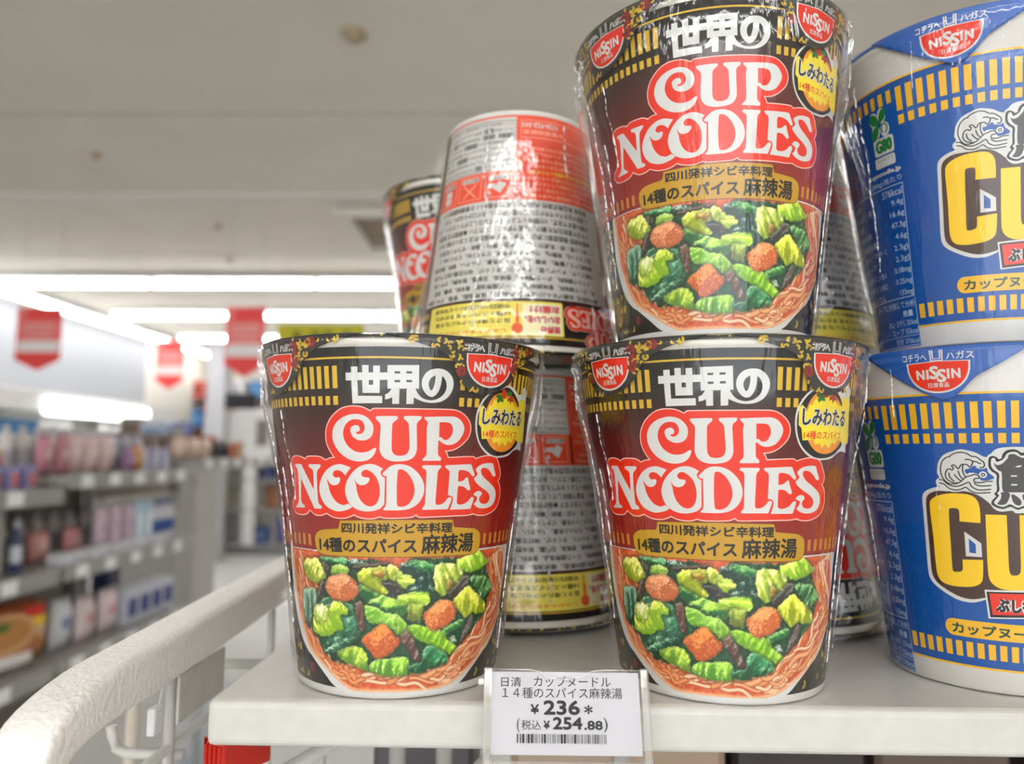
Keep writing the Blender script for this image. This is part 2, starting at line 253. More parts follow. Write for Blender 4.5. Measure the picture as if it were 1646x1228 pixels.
FOOD = [
('-4117,4224 -110,4308 -15,1058 -3424,955 -4051,1367 -4521,1704 -5619,2105 -4397,2852',(20, 62, 40),(32, 88, 55),4,90),
('-111,4324 3934,4305 4840,3689 5077,2947 4827,2319 3201,1423 2726,1308 2546,919 -15,1058',(22, 66, 42),(34, 92, 55),4,90),
('-4320,2196 -1768,2507 2117,2436 2652,1255 2310,903 1076,776 -845,778 -1541,892 -3012,1326 -4151,1406',(16, 74, 46),(28, 96, 58),4,90),
('-3983,4247 -2466,4263 -2579,4074 -3333,4122 -3809,4131',(18, 92, 50),(70, 150, 90),2,0),
('-2466,4263 -1133,4276 -1318,4105 -2278,4022',(38, 78, 66),(190, 205, 195),4,90),
('-2278,4022 -1133,4184 -368,4248 -410,4079 -1135,4015 -2185,3902',(66, 42, 34),(105, 72, 62),3,10),
('-4856,4134 -4057,4180 -3834,3926 -3649,3654 -4095,3440 -4590,3470 -5036,3660 -5193,3936',(150, 172, 38),(214, 222, 110),0,60),
('-3866,4175 -3454,4070 -3359,3856 -3618,3656 -3779,3866',(48, 44, 36),(80, 74, 62),3,90),
('-3232,3987 -2790,4051 -2384,3927 -2493,3815 -3309,3781',(140, 190, 50),(200, 224, 120),0,0),
('-1942,3816 -1602,3946 -770,4048 -543,3926 -631,3680 -953,3617 -489,3311 -767,3218 -1378,3366 -1853,3602',(158, 176, 26),(206, 212, 60),0,30),
('-1229,3891 -861,3925 -701,3833 -815,3725 -1137,3769',(150, 110, 26),(176, 140, 40),0,90),
('-589,4049 -320,4079 46,3861 375,3610 333,3519 -403,3649',(166, 186, 36),(220, 226, 110),2,60),
('-953,3586 -448,3618 12,3492 292,3396 22,3184 -396,3249',(42, 38, 36),(86, 78, 74),3,20),
('-3948,3543 -3671,3466 -3805,3145 -4250,2863 -4392,2884 -4192,3245',(58, 46, 42),(92, 76, 70),3,90),
('-5341,3125 -4477,3257 -4303,2985 -4517,2590 -5014,2165 -5394,2160 -5470,2633',(54, 104, 76),(110, 150, 125),0,90),
('-4344,2730 -3692,3026 -3101,2936 -2238,2850 -2152,2482 -1912,2057 -2083,1741 -3379,1359 -4051,1367 -4442,1711',(16, 72, 46),(60, 120, 86),2,25),
('-1881,3509 -1617,3392 -954,3186 -75,3000 267,2872 322,2685 -62,2584 -671,2757 -1627,3022 -1867,3201',(18, 100, 42),(164, 206, 56),5,25),
('-3372,3731 -2917,3783 -2366,3788 -2097,3642 -1869,3417 -1970,3137 -2178,3007 -2657,2911 -3159,2933 -3501,3069 -3753,3304 -3664,3529',(196, 104, 56),(232, 160, 112),1,60),
('-4457,2721 -3917,2792 -3485,2664 -3280,2895 -2880,2869 -2511,2685 -2572,2573 -3020,2551 -2769,2145 -3308,2020 -3577,1861 -4347,1814 -4755,1967 -4644,2326',(150, 200, 30),(214, 230, 80),0,120),
('-4354,2666 -3921,2761 -3614,2625 -3914,2322 -4502,2243',(190, 220, 80),(236, 240, 170),2,60),
('-2183,2914 -1874,3016 -1679,2929 -1642,2497 -1577,2128 -1811,1998 -2008,2240 -2120,2607',(84, 54, 44),(126, 92, 80),3,80),
('-1607,2869 -1339,2843 -956,2724 -717,2633 -62,2568 493,2124 305,1974 -45,2012 -426,2232 -764,2325 -1446,2378 -1566,2561',(120, 186, 44),(170, 216, 90),2,20),
('-79,3154 430,3208 1276,3307 1402,2961 1118,2848 399,2869 -73,2939',(146, 192, 36),(180, 214, 60),0,0),
('399,2869 1118,2848 1038,2602 1006,2355 418,2467',(110, 128, 36),(140, 160, 48),0,90),
('-109,4262 1601,4041 1663,3884 1617,3325 1338,3150 332,3333 596,3606 -98,3832',(18, 62, 48),(40, 92, 74),4,90),
('339,4227 1024,4183 1676,4008 1565,3903 903,3908 436,4072',(16, 88, 50),(80, 150, 70),2,10),
('-108,4232 159,4260 435,4102 395,3980 31,4046',(150, 170, 165),(230, 235, 230),4,90),
('1006,3750 1103,3716 1064,3594 880,3537 895,3660',(225, 232, 230),(240, 244, 240),4,90),
('329,3395 649,3481 889,3382 753,3293 334,3287',(160, 180, 170),(232, 238, 232),4,90),
('1223,3371 1559,3421 1966,3356 1925,3264 1326,3290',(150, 176, 160),(232, 238, 232),4,90),
('-99,3863 639,3667 600,3544 278,3519 284,3365 -90,3555',(160, 196, 46),(206, 220, 90),0,0),
('1603,4010 1940,4075 2562,4032 2917,3855 3057,3689 2865,3447 2454,3220 2043,3117 1667,3323 1580,3731',(152, 184, 42),(214, 226, 120),0,120),
('2209,3484 2409,3568 2534,3435 2392,3286 2232,3295',(140, 110, 40),(150, 120, 50),0,90),
('2703,4182 3311,4277 3843,4423 4403,4113 4591,3986 4170,3870 3402,3762 2969,3884 2696,4041',(140, 194, 34),(190, 222, 70),0,120),
('2251,3137 3111,3717 3457,3631 3404,3411 2708,2983 2378,2973',(58, 54, 48),(104, 98, 90),3,45),
('2604,2927 3422,3314 3782,3127 4724,2655 4796,2420 4239,2379 3917,2506 3417,2326 2803,2724',(160, 178, 26),(206, 206, 60),2,90),
('3431,3601 4552,3550 5154,3137 4982,2957 4507,2839 3816,3285',(26, 84, 42),(90, 150, 80),2,60),
('380,2251 1217,2191 1534,2051 2122,1984 2564,1605 3014,1408 2611,1286 2028,1394 1465,1680 742,1868',(118, 182, 28),(160, 206, 44),0,60),
('-60,2506 379,2282 242,2099 -45,2012',(126, 184, 40),(150, 200, 60),0,90),
('2169,2044 3110,2289 3370,2235 3213,2058 2244,1882',(40, 112, 56),(100, 170, 80),2,145),
('3125,1493 3360,1949 3797,2420 3991,2338 3891,1994 3545,1676',(72, 58, 58),(104, 88, 86),3,60),
('2483,1769 2944,1827 3081,1561 2632,1537',(170, 186, 160),(226, 230, 216),4,90),
('-2603,1558 -1873,1548 -1598,1348 -1542,850 -2114,998 -2870,1125 -3256,1351',(104, 158, 44),(176, 196, 60),0,60),
('-2979,1697 -2182,1893 -2024,1868 -2081,1788 -2877,1516 -3921,1284 -3983,1342',(18, 84, 54),(110, 160, 130),5,160),
('-1468,977 -1187,1191 -442,1236 360,1263 542,1008 453,760 -297,735 -1261,836',(86, 156, 36),(150, 192, 60),2,80),
('508,1009 1194,1063 1229,1479 1569,1587 2097,1384 2545,1180 2530,1012 1778,943 936,783 517,841',(10, 84, 46),(40, 120, 70),2,50),
('1164,1441 1362,1556 1605,1576 1439,1468 1282,1267',(190, 215, 205),(235, 240, 235),4,90),
('1,1979 320,2138 520,2050 878,1621 1184,1189 984,1073 703,1169 347,1555 74,1770',(74, 48, 40),(120, 86, 72),3,60),
('-1899,1776 -1719,1927 -912,2314 -653,2336 -457,2191 73,1790 77,1666 -444,1360 -981,1214 -1254,1294 -1593,1556',(196, 88, 26),(234, 140, 60),1,60),
('1067,2539 1516,2800 1802,2973 2268,2995 2669,2860 2864,2593 2803,2345 2379,2124 1744,2023 1428,2087 1210,2285',(206, 100, 44),(236, 158, 92),1,60)]
WAVE = [
('-1307,7480 -1149,7590 -888,7632 -670,7592 -519,7511 -335,7485 -187,7391 -83,7325 -59,7218 -125,7150 -233,7162',1.0),
('-1307,7480 -1530,7423 -1665,7284 -1730,7089 -1711,6895 -1609,6731 -1449,6624 -1212,6615 -1007,6675 -763,6843 -583,6887 -437,6930 -298,6891 -288,6810 -414,6808 -477,6740 -423,6686 -234,6671 -11,6721 208,6744',1.0),
('-749,7387 -621,7407 -469,7349 -345,7336 -271,7291 -178,7284',1.0),
('-469,7349 -509,7240 -609,7163 -682,7238 -826,7237 -868,7127 -850,6964 -731,6844',1.0),
('-826,7237 -924,7222 -997,7126 -1064,7111 -1107,7179 -1200,7228 -1287,7191 -1209,7137 -1268,7054 -1347,7094 -1468,7065 -1552,6925 -1502,6760 -1308,6668 -1107,6664',1.0),
('-1394,6969 -1376,6818 -1204,6698',1.0),
('-1197,6931 -1094,6796 -937,6712',1.0),
('-1038,7043 -987,6880 -851,6760',1.0),
('-1820,6732 -1679,6729 -1453,6582 -1187,6534 -949,6580 -713,6672 -649,6668 -563,6534 -345,6445 -91,6450 131,6487',1.0),
('-1832,6628 -1659,6605 -1433,6459 -1165,6416 -961,6457 -791,6516 -637,6411 -417,6343 -161,6349 110,6380',1.0),
('-456,6672 -336,6580 -83,6572 153,6603',1.0)]
# ------------------------------------------------------------------ flat print laid on a cup
# print is laid out in degrees round the cup (0 = front) and millimetres above its foot
NSEG = 192
STEP = 360.0 / NSEG
H_CUP, R_FOOT, R_TOP = 0.1115, 0.0335, 0.0475
def r_body(z): return R_FOOT + (R_TOP - R_FOOT) * z / 0.1075
def on_cup(a, z, lift):
    t = math.radians(a); half = math.radians(STEP / 2)
    r = r_body(z / 1000) * math.cos(half) / math.cos((t % (2 * half)) - half) + lift
    return (r * math.sin(t), -r * math.cos(t), z / 1000)
def r_tab(z): return 0.04655 + (z - 92) / 1000 * 0.155
def on_tab(a, z, lift):
    t = math.radians(a); r = r_tab(z) + lift
    return (r * math.sin(t), -r * math.cos(t), z / 1000)

def smooth_loop(s, sub=4):
    pts = []
    for w in s.split():
        c = w.endswith('*'); x, y = w.rstrip('*').split(','); pts.append((float(x) / 100, float(y) / 100, c))
    n = len(pts); out = []
    for i in range(n):
        p0, p1, p2, p3 = pts[i - 1], pts[i], pts[(i + 1) % n], pts[(i + 2) % n]
        def tan(a, b, c, k): return (0 if b[2] else (c[k] - a[k]) * .5)
        L12 = math.hypot(p2[0] - p1[0], p2[1] - p1[1])
        def cl(v0, v1, ref):
            l = math.hypot(v0, v1); return (v0, v1) if l <= ref * 1.2 or l == 0 else (v0 * ref * 1.2 / l, v1 * ref * 1.2 / l)
        m1 = cl(tan(p0, p1, p2, 0), tan(p0, p1, p2, 1), L12); m2 = cl(tan(p1, p2, p3, 0), tan(p1, p2, p3, 1), L12)
        out.append((p1[0], p1[1]))
        if p1[2] and p2[2]: continue
        for k in range(1, sub):
            t = k / sub; a = 2 * t ** 3 - 3 * t * t + 1; b = t ** 3 - 2 * t * t + t; c = -2 * t ** 3 + 3 * t * t; d = t ** 3 - t * t
            out.append((a * p1[0] + b * m1[0] + c * p2[0] + d * m2[0], a * p1[1] + b * m1[1] + c * p2[1] + d * m2[1]))
    return out
def curve_mesh(cu):
    o = bpy.data.objects.new('tmp', cu); COL.objects.link(o)
    dg = bpy.context.evaluated_depsgraph_get(); me = bpy.data.meshes.new_from_object(o.evaluated_get(dg))
    V = np.array([v.co[:2] for v in me.vertices]).reshape(-1, 2); Fs = [tuple(p.vertices) for p in me.polygons]
    bpy.data.objects.remove(o); bpy.data.meshes.remove(me); bpy.data.curves.remove(cu)
    return V, Fs
def fill(loops, grow=0):
    'triangulated region bounded by loops (the inner ones are holes)'
    cu = bpy.data.curves.new('tmp', 'CURVE'); cu.dimensions = '2D'; cu.fill_mode = 'BOTH'
    for l in loops:
        sp = cu.splines.new('POLY'); sp.points.add(len(l) - 1); sp.use_cyclic_u = True
        for q, p in zip(sp.points, l): q.co = (p[0] * .72, p[1], 0, 1)
    if grow: cu.offset = grow
    V, Fs = curve_mesh(cu); V = V.copy(); V[:, 0] /= .72
    return V, Fs
def stroke(pts, w, closed=False):
    'ribbon of width w (mm) along a line'
    p = np.array(pts, float); q = p * np.array([.72, 1]); n = len(q); L = []; R_ = []
    for i in range(n):
        a = q[(i - 1) % n] if (closed or i > 0) else q[i]; b = q[(i + 1) % n] if (closed or i < n - 1) else q[i]
        d = b - a; d = d / (np.hypot(*d) + 1e-9); nn = np.array([-d[1], d[0]]) * w / 2
        L.append(q[i] + nn); R_.append(q[i] - nn)
    V = np.array(L + R_); V[:, 0] /= .72
    Fs = [(i, i + 1, n + i + 1, n + i) for i in range(n - 1)]
    if closed: Fs.append((n - 1, 0, n, 2 * n - 1))
    return V, Fs
_T = {}
def text(s, u0, u1, v0, v1, fat=0.0, res=2, slant=0):
    'lettering fitted into a rectangle; fat thickens the strokes'
    if (s, res) not in _T:
        cu = bpy.data.curves.new('tmp', 'FONT'); cu.body = s; cu.resolution_u = res
        _T[s, res] = curve_mesh(cu)
    V, Fs = _T[s, res]; V = V.copy()
    w = fat * 1.5 * (v1 - v0) / 1.12
    u0 += w / .72; u1 -= w / .72; v0 += w; v1 -= w
    lo, hi = V.min(0), V.max(0); V = (V - lo) / (hi - lo)
    V[:, 0] += slant * V[:, 1]
    V[:, 0] = u0 + V[:, 0] * (u1 - u0); V[:, 1] = v0 + V[:, 1] * (v1 - v0)
    return (V, Fs, w) if w > .02 else (V, Fs)
def rect(u0, u1, v0, v1): return np.array([(u0, v0), (u1, v0), (u1, v1), (u0, v1)], float), [(0, 1, 2, 3)]
def oval(cu, cv, ru, rv, n=40): return fill([[(cu + ru * math.cos(2 * math.pi * k / n), cv + rv * math.sin(2 * math.pi * k / n)) for k in range(n)]])
def rrect(u0, u1, v0, v1, r):
    ru = r / .72; l = []
    for cx, cy, a0 in ((u1 - ru, v1 - r, 0), (u0 + ru, v1 - r, 90), (u0 + ru, v0 + r, 180), (u1 - ru, v0 + r, 270)):
        for k in range(6):
            a = math.radians(a0 + k * 18); l.append((cx + ru * math.cos(a), cy + r * math.sin(a)))
    return fill([l])

class Print:
    def __init__(s): s.bm = bmesh.new(); s.mats = []
    def mi(s, m):
        if m not in s.mats: s.mats.append(m)
        return s.mats.index(m)
    def put(s, VF, layer, m, mapper=on_cup, cut=True, du=0, dv=0):
        if len(VF) == 3:                                            # bold lettering: the strokes printed again a little to every side
            V, Fs, w = VF; n = 6 if w < .25 else 10
            s.put((V, Fs), layer, m, mapper, cut, du, dv)
            for k in range(n): s.put((V, Fs), layer + .06 * (k + 1), m, mapper, cut, du + w / .72 * math.cos(2 * math.pi * k / n), dv + w * math.sin(2 * math.pi * k / n))
            return
        V, Fs = VF
        if len(V) == 0: return
        k = s.mi(m); V = np.asarray(V, float) + np.array([du, dv])
        b = bmesh.new(); vs = [b.verts.new((p[0], p[1], 0)) for p in V]
        for f in Fs:
            try: b.faces.new([vs[i] for i in f])
            except ValueError: pass
        if cut:
            lo, hi = V[:, 0].min(), V[:, 0].max()
            for i in range(math.ceil(lo / STEP + 1e-6), math.floor(hi / STEP - 1e-6) + 1):
                bmesh.ops.bisect_plane(b, geom=b.verts[:] + b.edges[:] + b.faces[:], plane_co=(i * STEP, 0, 0), plane_no=(1, 0, 0), dist=1e-4)
        lift = (0.04 + 0.022 * layer) / 1000
        mp = {v: s.bm.verts.new(mapper(v.co.x, v.co.y, lift)) for v in b.verts}
        for f in b.faces:
            q = [mp[v] for v in f.verts]
            c = q[0].co + q[len(q) // 2].co
            n = (q[1].co - q[0].co).cross(q[2].co - q[0].co)
            if n.x * c.x + n.y * c.y < 0: q.reverse()
            try: g = s.bm.faces.new(q); g.material_index = k; g.smooth = True
            except ValueError: pass
        b.free()
    def shape(s, name, layer, m, grow=0, **k):
        s.put(fill([smooth_loop(l) for l in SHAPES[name]], grow), layer, m, **k)
    def done(s, name, parent):
        return mesh_obj(name, s.bm, s.mats, parent)
# ------------------------------------------------------------------ noodle cups
WHITE_PAPER = mat('white paper', (216, 214, 209), .5, .35)
CREAM = mat('cream rim', (222, 218, 206), .45, .4)
K_ = ink('black', (16, 15, 15)); W_ = ink('white', (216, 217, 214)); R_ = ink('red', (232, 42, 6)); Y_ = ink('yellow', (212, 178, 46))
PINK = ink('pale outline', (246, 200, 184)); GOLD = ink('gold yellow', (216, 176, 48)); TXT = ink('text black', (20, 19, 16))
BROWN_WRAP = zramp('brown wrap', [(0, (28, 26, 25)), (44.9, (24, 22, 21)), (45.05, (152, 28, 18)), (58, (142, 24, 18)), (72, (102, 18, 14)), (84, (70, 19, 16)), (91, (42, 21, 19)), (95, (22, 19, 18)), (112, (15, 14, 14))])
BLUE_WRAP = zramp('blue wrap', [(0, (0, 84, 168)), (60, (0, 82, 166)), (112, (0, 86, 170))])
LID_DARK = speckled('dark patterned lid', (32, 31, 29), (214, 196, 60), 420)
LID_BLUE = mat('blue lid', (28, 92, 176), .35, .5)
FILM = film_mat('clear shrink film', .05, .55, .07, .6)
def crease_mat():
    m = bpy.data.materials.new('film crease'); m.use_nodes = True; nt = m.node_tree; b = nt.nodes['Principled BSDF']
    b.inputs['Base Color'].default_value = (.95, .95, .96, 1); b.inputs['Roughness'].default_value = .22; b.inputs['Specular IOR Level'].default_value = 1.0
    tc = nt.nodes.new('ShaderNodeTexCoord'); nz = nt.nodes.new('ShaderNodeTexNoise'); nz.inputs['Scale'].default_value = 420; nz.inputs['Detail'].default_value = 2
    rp = nt.nodes.new('ShaderNodeValToRGB'); rp.color_ramp.elements[0].position = .42; rp.color_ramp.elements[0].color = (.04, .04, .04, 1); rp.color_ramp.elements[1].position = .62; rp.color_ramp.elements[1].color = (.75, .75, .75, 1)
    nt.links.new(tc.outputs['Object'], nz.inputs['Vector']); nt.links.new(nz.outputs['Fac'], rp.inputs[0]); nt.links.new(rp.outputs[0], b.inputs['Alpha'])
    return m
CREASE = crease_mat()
FOOD_INK = vcol('food photograph print')

def cup_body(wrap, z0, z1, name='cup_body'):
    'tapered paper cup with rolled lip; the wrap covers z0..z1 (mm)'
    prof = [(0.0, .0022), (.0305, .0022), (.0318, .0004), (.0331, 0), (R_FOOT + .0001, .0006)]
    zs = [z0] + [z0 + (z1 - z0) * i / 10 for i in range(1, 11)]
    prof += [(r_body(z / 1000), z / 1000) for z in zs]
    if z1 < 106: prof += [(r_body(.1005), .1005), (r_body(.1062), .1062)]
    n_wrap = (5, 15)
    prof += [(r_body(.1068) + .0002, .1068), (.0480, .1072), (.0484, .1079), (.0485, .1087), (.0483, .1095), (.0476, .1099), (.0468, .1097), (.0462, .1088), (0.0, .1088)]
    bm = bmesh.new()
    add_lathe(bm, prof, NSEG, mi=lambda i: 1 if n_wrap[0] <= i < n_wrap[1] else (2 if i >= n_wrap[1] else 0))
    return bm
FOLDS_BROWN = ((-52, .088, .060, .00022, .8), (-60, .070, .045, .00025, .8), (-70, .095, .020, .0003, .9), (64, .060, .010, .0002, .8), (80, .090, .012, .0003, .8), (140, .101, .078, .0004, 1.0), (203, .100, .004, .0007, 1.1), (146, .030, .006, .0007, 1.2))
FOLDS_BLUE = ((-18, .066, .056, .00014, .7), (-31, .104, .088, .00010, .3), (-60, .100, .030, .0003, .9), (24, .040, .016, .00016, .5), (60, .09, .02, .0003, .9))
def cup_film(folds, seed):
    'thin film shrunk over the cup: tight on lip and foot, a little loose and creased between, with a seam fin on either side'
    bm = bmesh.new(); n = 144; rings = []
    rs = np.random.RandomState(5); ph = rs.rand(8) * 6.28
    zs = [.0003, .004, .010, .018, .028, .038, .048, .058, .068, .076, .083, .089, .094, .098, .102, .1055, .1080, .1099, .1108]
    for z in zs:
        t = z / .1085
        gap = .0007 + .0022 * math.exp(-((z - .092) / .016) ** 2) + .0006 * math.exp(-((z - .012) / .01) ** 2)
        r_base = max(r_body(z) + gap, 0) if z < .104 else .0497
        if .098 < z < .1085: r_base = max(r_base, .0484 + (z - .098) * .12)
        if z > .1103: r_base = .0482
        ring = []
        for k in range(n):
            a = 2 * math.pi * k / n
            w = sum(math.sin(a * m + ph[j] + z * q) / (j + 1.5) for j, (m, q) in enumerate(((9, 30), (17, -55), (29, 80), (41, -120))))
            side = abs(math.sin(a)) ** 6
            d = w * (.00012 + .0005 * side * math.exp(-((z - .1) / .018) ** 2) + .00035 * side) + side * .0009 * math.exp(-((z - .108) / .012) ** 2)
            r = r_base + max(d, -gap * .6 if z < .1 else -.0002)
            ring.append(bm.verts.new((r * math.sin(a), -r * math.cos(a), z)))
        rings.append(ring)
    c = bm.verts.new((0, 0, .1118))
    for i in range(len(rings) - 1):
        for k in range(n): bm.faces.new([rings[i][k], rings[i][(k + 1) % n], rings[i + 1][(k + 1) % n], rings[i + 1][k]])
    for k in range(n): bm.faces.new([rings[-1][k], rings[-1][(k + 1) % n], c])
    for sgn, amp in ((1, 1.0), (-1, .6)):
        prev = None
        for i in range(61):
            z = .0008 + .1094 * i / 60
            w = (.0012 + .0045 * math.exp(-((z - .016) / .012) ** 2) * amp + .0021 * math.exp(-((z - .109) / .007) ** 2)) * (1 + .22 * math.sin(i * 1.9) + .15 * math.sin(i * 4.1))
            r = (r_body(z) + .0008) if z < .1 else .0492
            y = .0012 * math.sin(i * .45) + .0006 * math.sin(i * 1.7)
            cur = [bm.verts.new((sgn * (r + w * q), .002 + y * q + .0006 * math.sin(i * 2.3 + q * 5) * q, z)) for q in (0, .33, .66, 1)]
            if prev:
                for q in range(3): bm.faces.new([prev[q], prev[q + 1], cur[q + 1], cur[q]])
            prev = cur
    for f in bm.faces: f.smooth = True
    # sharp folds in the film: thin raised zigzag lines that catch the light, and crumples at the lip beside the seams
    rs = random.Random(seed)
    def fold(a, z0, z1, w, jig):
        prev = None; n = max(6, int(abs(z1 - z0) / .0022)); aa = a
        for i in range(n + 1):
            z = z0 + (z1 - z0) * i / n; aa += rs.uniform(-1, 1) * jig; ww = w * rs.uniform(.35, 1.2) * (.3 if i in (0, n) else 1)
            r = (r_body(z) + .0007 + .0022 * math.exp(-((z - .092) / .016) ** 2) + .0004) if z < .104 else .0503
            cur = [bm.verts.new(((r + dr) * math.sin(math.radians(aa) + q * ww / r), -(r + dr) * math.cos(math.radians(aa) + q * ww / r), z)) for q, dr in ((-1, 0), (0, .0004), (1, 0))]
            if prev:
                for k in range(2): f = bm.faces.new([prev[k], prev[k + 1], cur[k + 1], cur[k]]); f.material_index = 1
            prev = cur
    for a, z0, z1, w, jig in folds: fold(a, z0, z1, w, jig)
    for sgn in (1, -1):
        for k in range(9):
            a = sgn * (78 + rs.uniform(-10, 26)); z = rs.uniform(.096, .108); fold(a, z, z - rs.uniform(.004, .012), .00035, 1.6)
    for f in bm.faces:
        if f.material_index == 1: f.smooth = False
    bmesh.ops.recalc_face_normals(bm, faces=bm.faces)
    return bm
def lid_bm():
    bm = bmesh.new()
    add_lathe(bm, [(.04880, .1090), (.0489, .1097), (.0486, .1102), (.0476, .1104), (.0462, .1104), (.030, .1110), (0, .1113)], 96)
    return bm

def emblem(p, mp, c, dz=0):
    'the maker\'s red half-round mark with its name'
    def cut(k):
        l = [(-10.6 * k, 105.2 + (k - 1) * 4), (0, 105.55 + (k - 1) * 4), (10.6 * k, 105.2 + (k - 1) * 4)]
        for i in range(1, 18):
            a = math.pi * i / 18
            l.append((10.6 * k * math.cos(a) ** (1 if math.cos(a) > 0 else 1), 105.0 - 9.1 * k * math.sin(a) ** .8))
        return [l]
    p.put(fill(cut(1.06)), 3, W_, mp, du=c, dv=dz); p.put(fill(cut(1.0)), 4, R_, mp, du=c, dv=dz)
    for s, a, b, v0, v1 in (('N', -7.8, -4.7, 99.9, 103.1), ('I', -4.1, -3.2, 99.9, 103.1), ('S', -3.0, .4, 99.9, 104.2), ('S', -.4, 3.0, 98.8, 103.1), ('I', 3.2, 4.1, 99.9, 103.1), ('N', 4.7, 7.8, 99.9, 103.1)):
        p.put(text(s, a, b, v0, v1, .035), 5, W_, mp, du=c, dv=dz)
    p.put(text('日清食品', -3.7, 3.7, 97.2, 98.8, .01), 5, W_, mp, du=c, dv=dz)
def tab_text(p, mp, c, halo):
    for s, a, b in (('コチラへ', -12.5, -3.4), ('ハガス', 3.4, 12.5)):
        if halo: p.put(text(s, a, b, 106.0, 108.6, .07), 3, W_, mp, du=c, cut=False); p.put(text(s, a, b, 106.1, 108.5, -.008), 4, K_, mp, du=c, cut=False)
        else: p.put(text(s, a, b, 106.0, 108.4, .015), 4, W_, mp, du=c, cut=False)
    for q in (0, .75): p.put(stroke([(-2.1 + q, 109.3), (-2.0 + q, 105.9 + q * .8), (2.0 - q, 105.9 + q * .8), (2.1 - q, 109.3)], .28 if halo else .4), 4, W_, mp, du=c)
def arcs(p, n, us, vs, layer, mp, avoid=None, seed=1, flowers=0, RED=None, size=1.0):
    'scattered yellow cloud curls and red blossoms'
    rs = random.Random(seed)
    for i in range(n):
        u, v = rs.uniform(*us), rs.uniform(*vs)
        if avoid and avoid(u, v): continue
        a0 = rs.uniform(0, 360); rr = rs.uniform(.7, 1.3) * size
        for q in (1, .5):
            l = [(u + q * rr / .72 * math.cos(math.radians(a0 + t)), v + q * rr * math.sin(math.radians(a0 + t))) for t in range(0, 230, 23)]
            p.put(stroke(l, .34 * size ** .5), layer, Y_, mp, cut=False)
    for i in range(flowers):
        u, v = rs.uniform(*us), rs.uniform(*vs)
        if avoid and avoid(u, v): continue
        for t in range(0, 360, 60):
            p.put(oval(u + 1.0 / .72 * math.cos(math.radians(t)), v + 1.0 * math.sin(math.radians(t)), .75 / .72, .7, 8), layer + (t // 60) % 2, RED, mp, cut=False)
def inside(loop):
    def f(u, v):
        r = False; n = len(loop)
        for i in range(n):
            x1, y1 = loop[i]; x2, y2 = loop[(i + 1) % n]
            if (y1 > v) != (y2 > v) and u < (x2 - x1) * (v - y1) / (y2 - y1) + x1: r = not r
        return r
    return f
def lid_tab(mlid, outline, parent):
    'pull tab folded down over the lip'
    p = Print(); p.put(fill([smooth_loop(outline)]), 2, mlid, on_tab)
    o = p.done('lid_tab', parent)
    md = o.modifiers.new('paper thickness', 'SOLIDIFY'); md.thickness = .00018; md.offset = -1
    return o

# ---- painted grid for the food photograph printed on the cup
class Noise:
    def __init__(s, seed): s.g = np.random.RandomState(seed).rand(256, 256)
    def __call__(s, x, y):
        xi = np.floor(x).astype(int); yi = np.floor(y).astype(int); fx = x - xi; fy = y - yi
        fx = fx * fx * (3 - 2 * fx); fy = fy * fy * (3 - 2 * fy); g = s.g
        a = g[xi % 256, yi % 256]; b = g[(xi + 1) % 256, yi % 256]; c = g[xi % 256, (yi + 1) % 256]; d = g[(xi + 1) % 256, (yi + 1) % 256]
        return (a * (1 - fx) + b * fx) * (1 - fy) + (c * (1 - fx) + d * fx) * fy
def crisp_loop(s):
    'outline with only its bends eased a little'
    p = [tuple(float(v) / 100 for v in w.rstrip('*').split(',')) for w in s.split()]; out = []
    for i in range(len(p)):
        a, b, c = p[i - 1], p[i], p[(i + 1) % len(p)]
        out += [(b[0] + (a[0] - b[0]) * .22, b[1] + (a[1] - b[1]) * .22), (b[0] * .9 + (a[0] + c[0]) * .05, b[1] * .9 + (a[1] + c[1]) * .05), (b[0] + (c[0] - b[0]) * .22, b[1] + (c[1] - b[1]) * .22)]
    return out
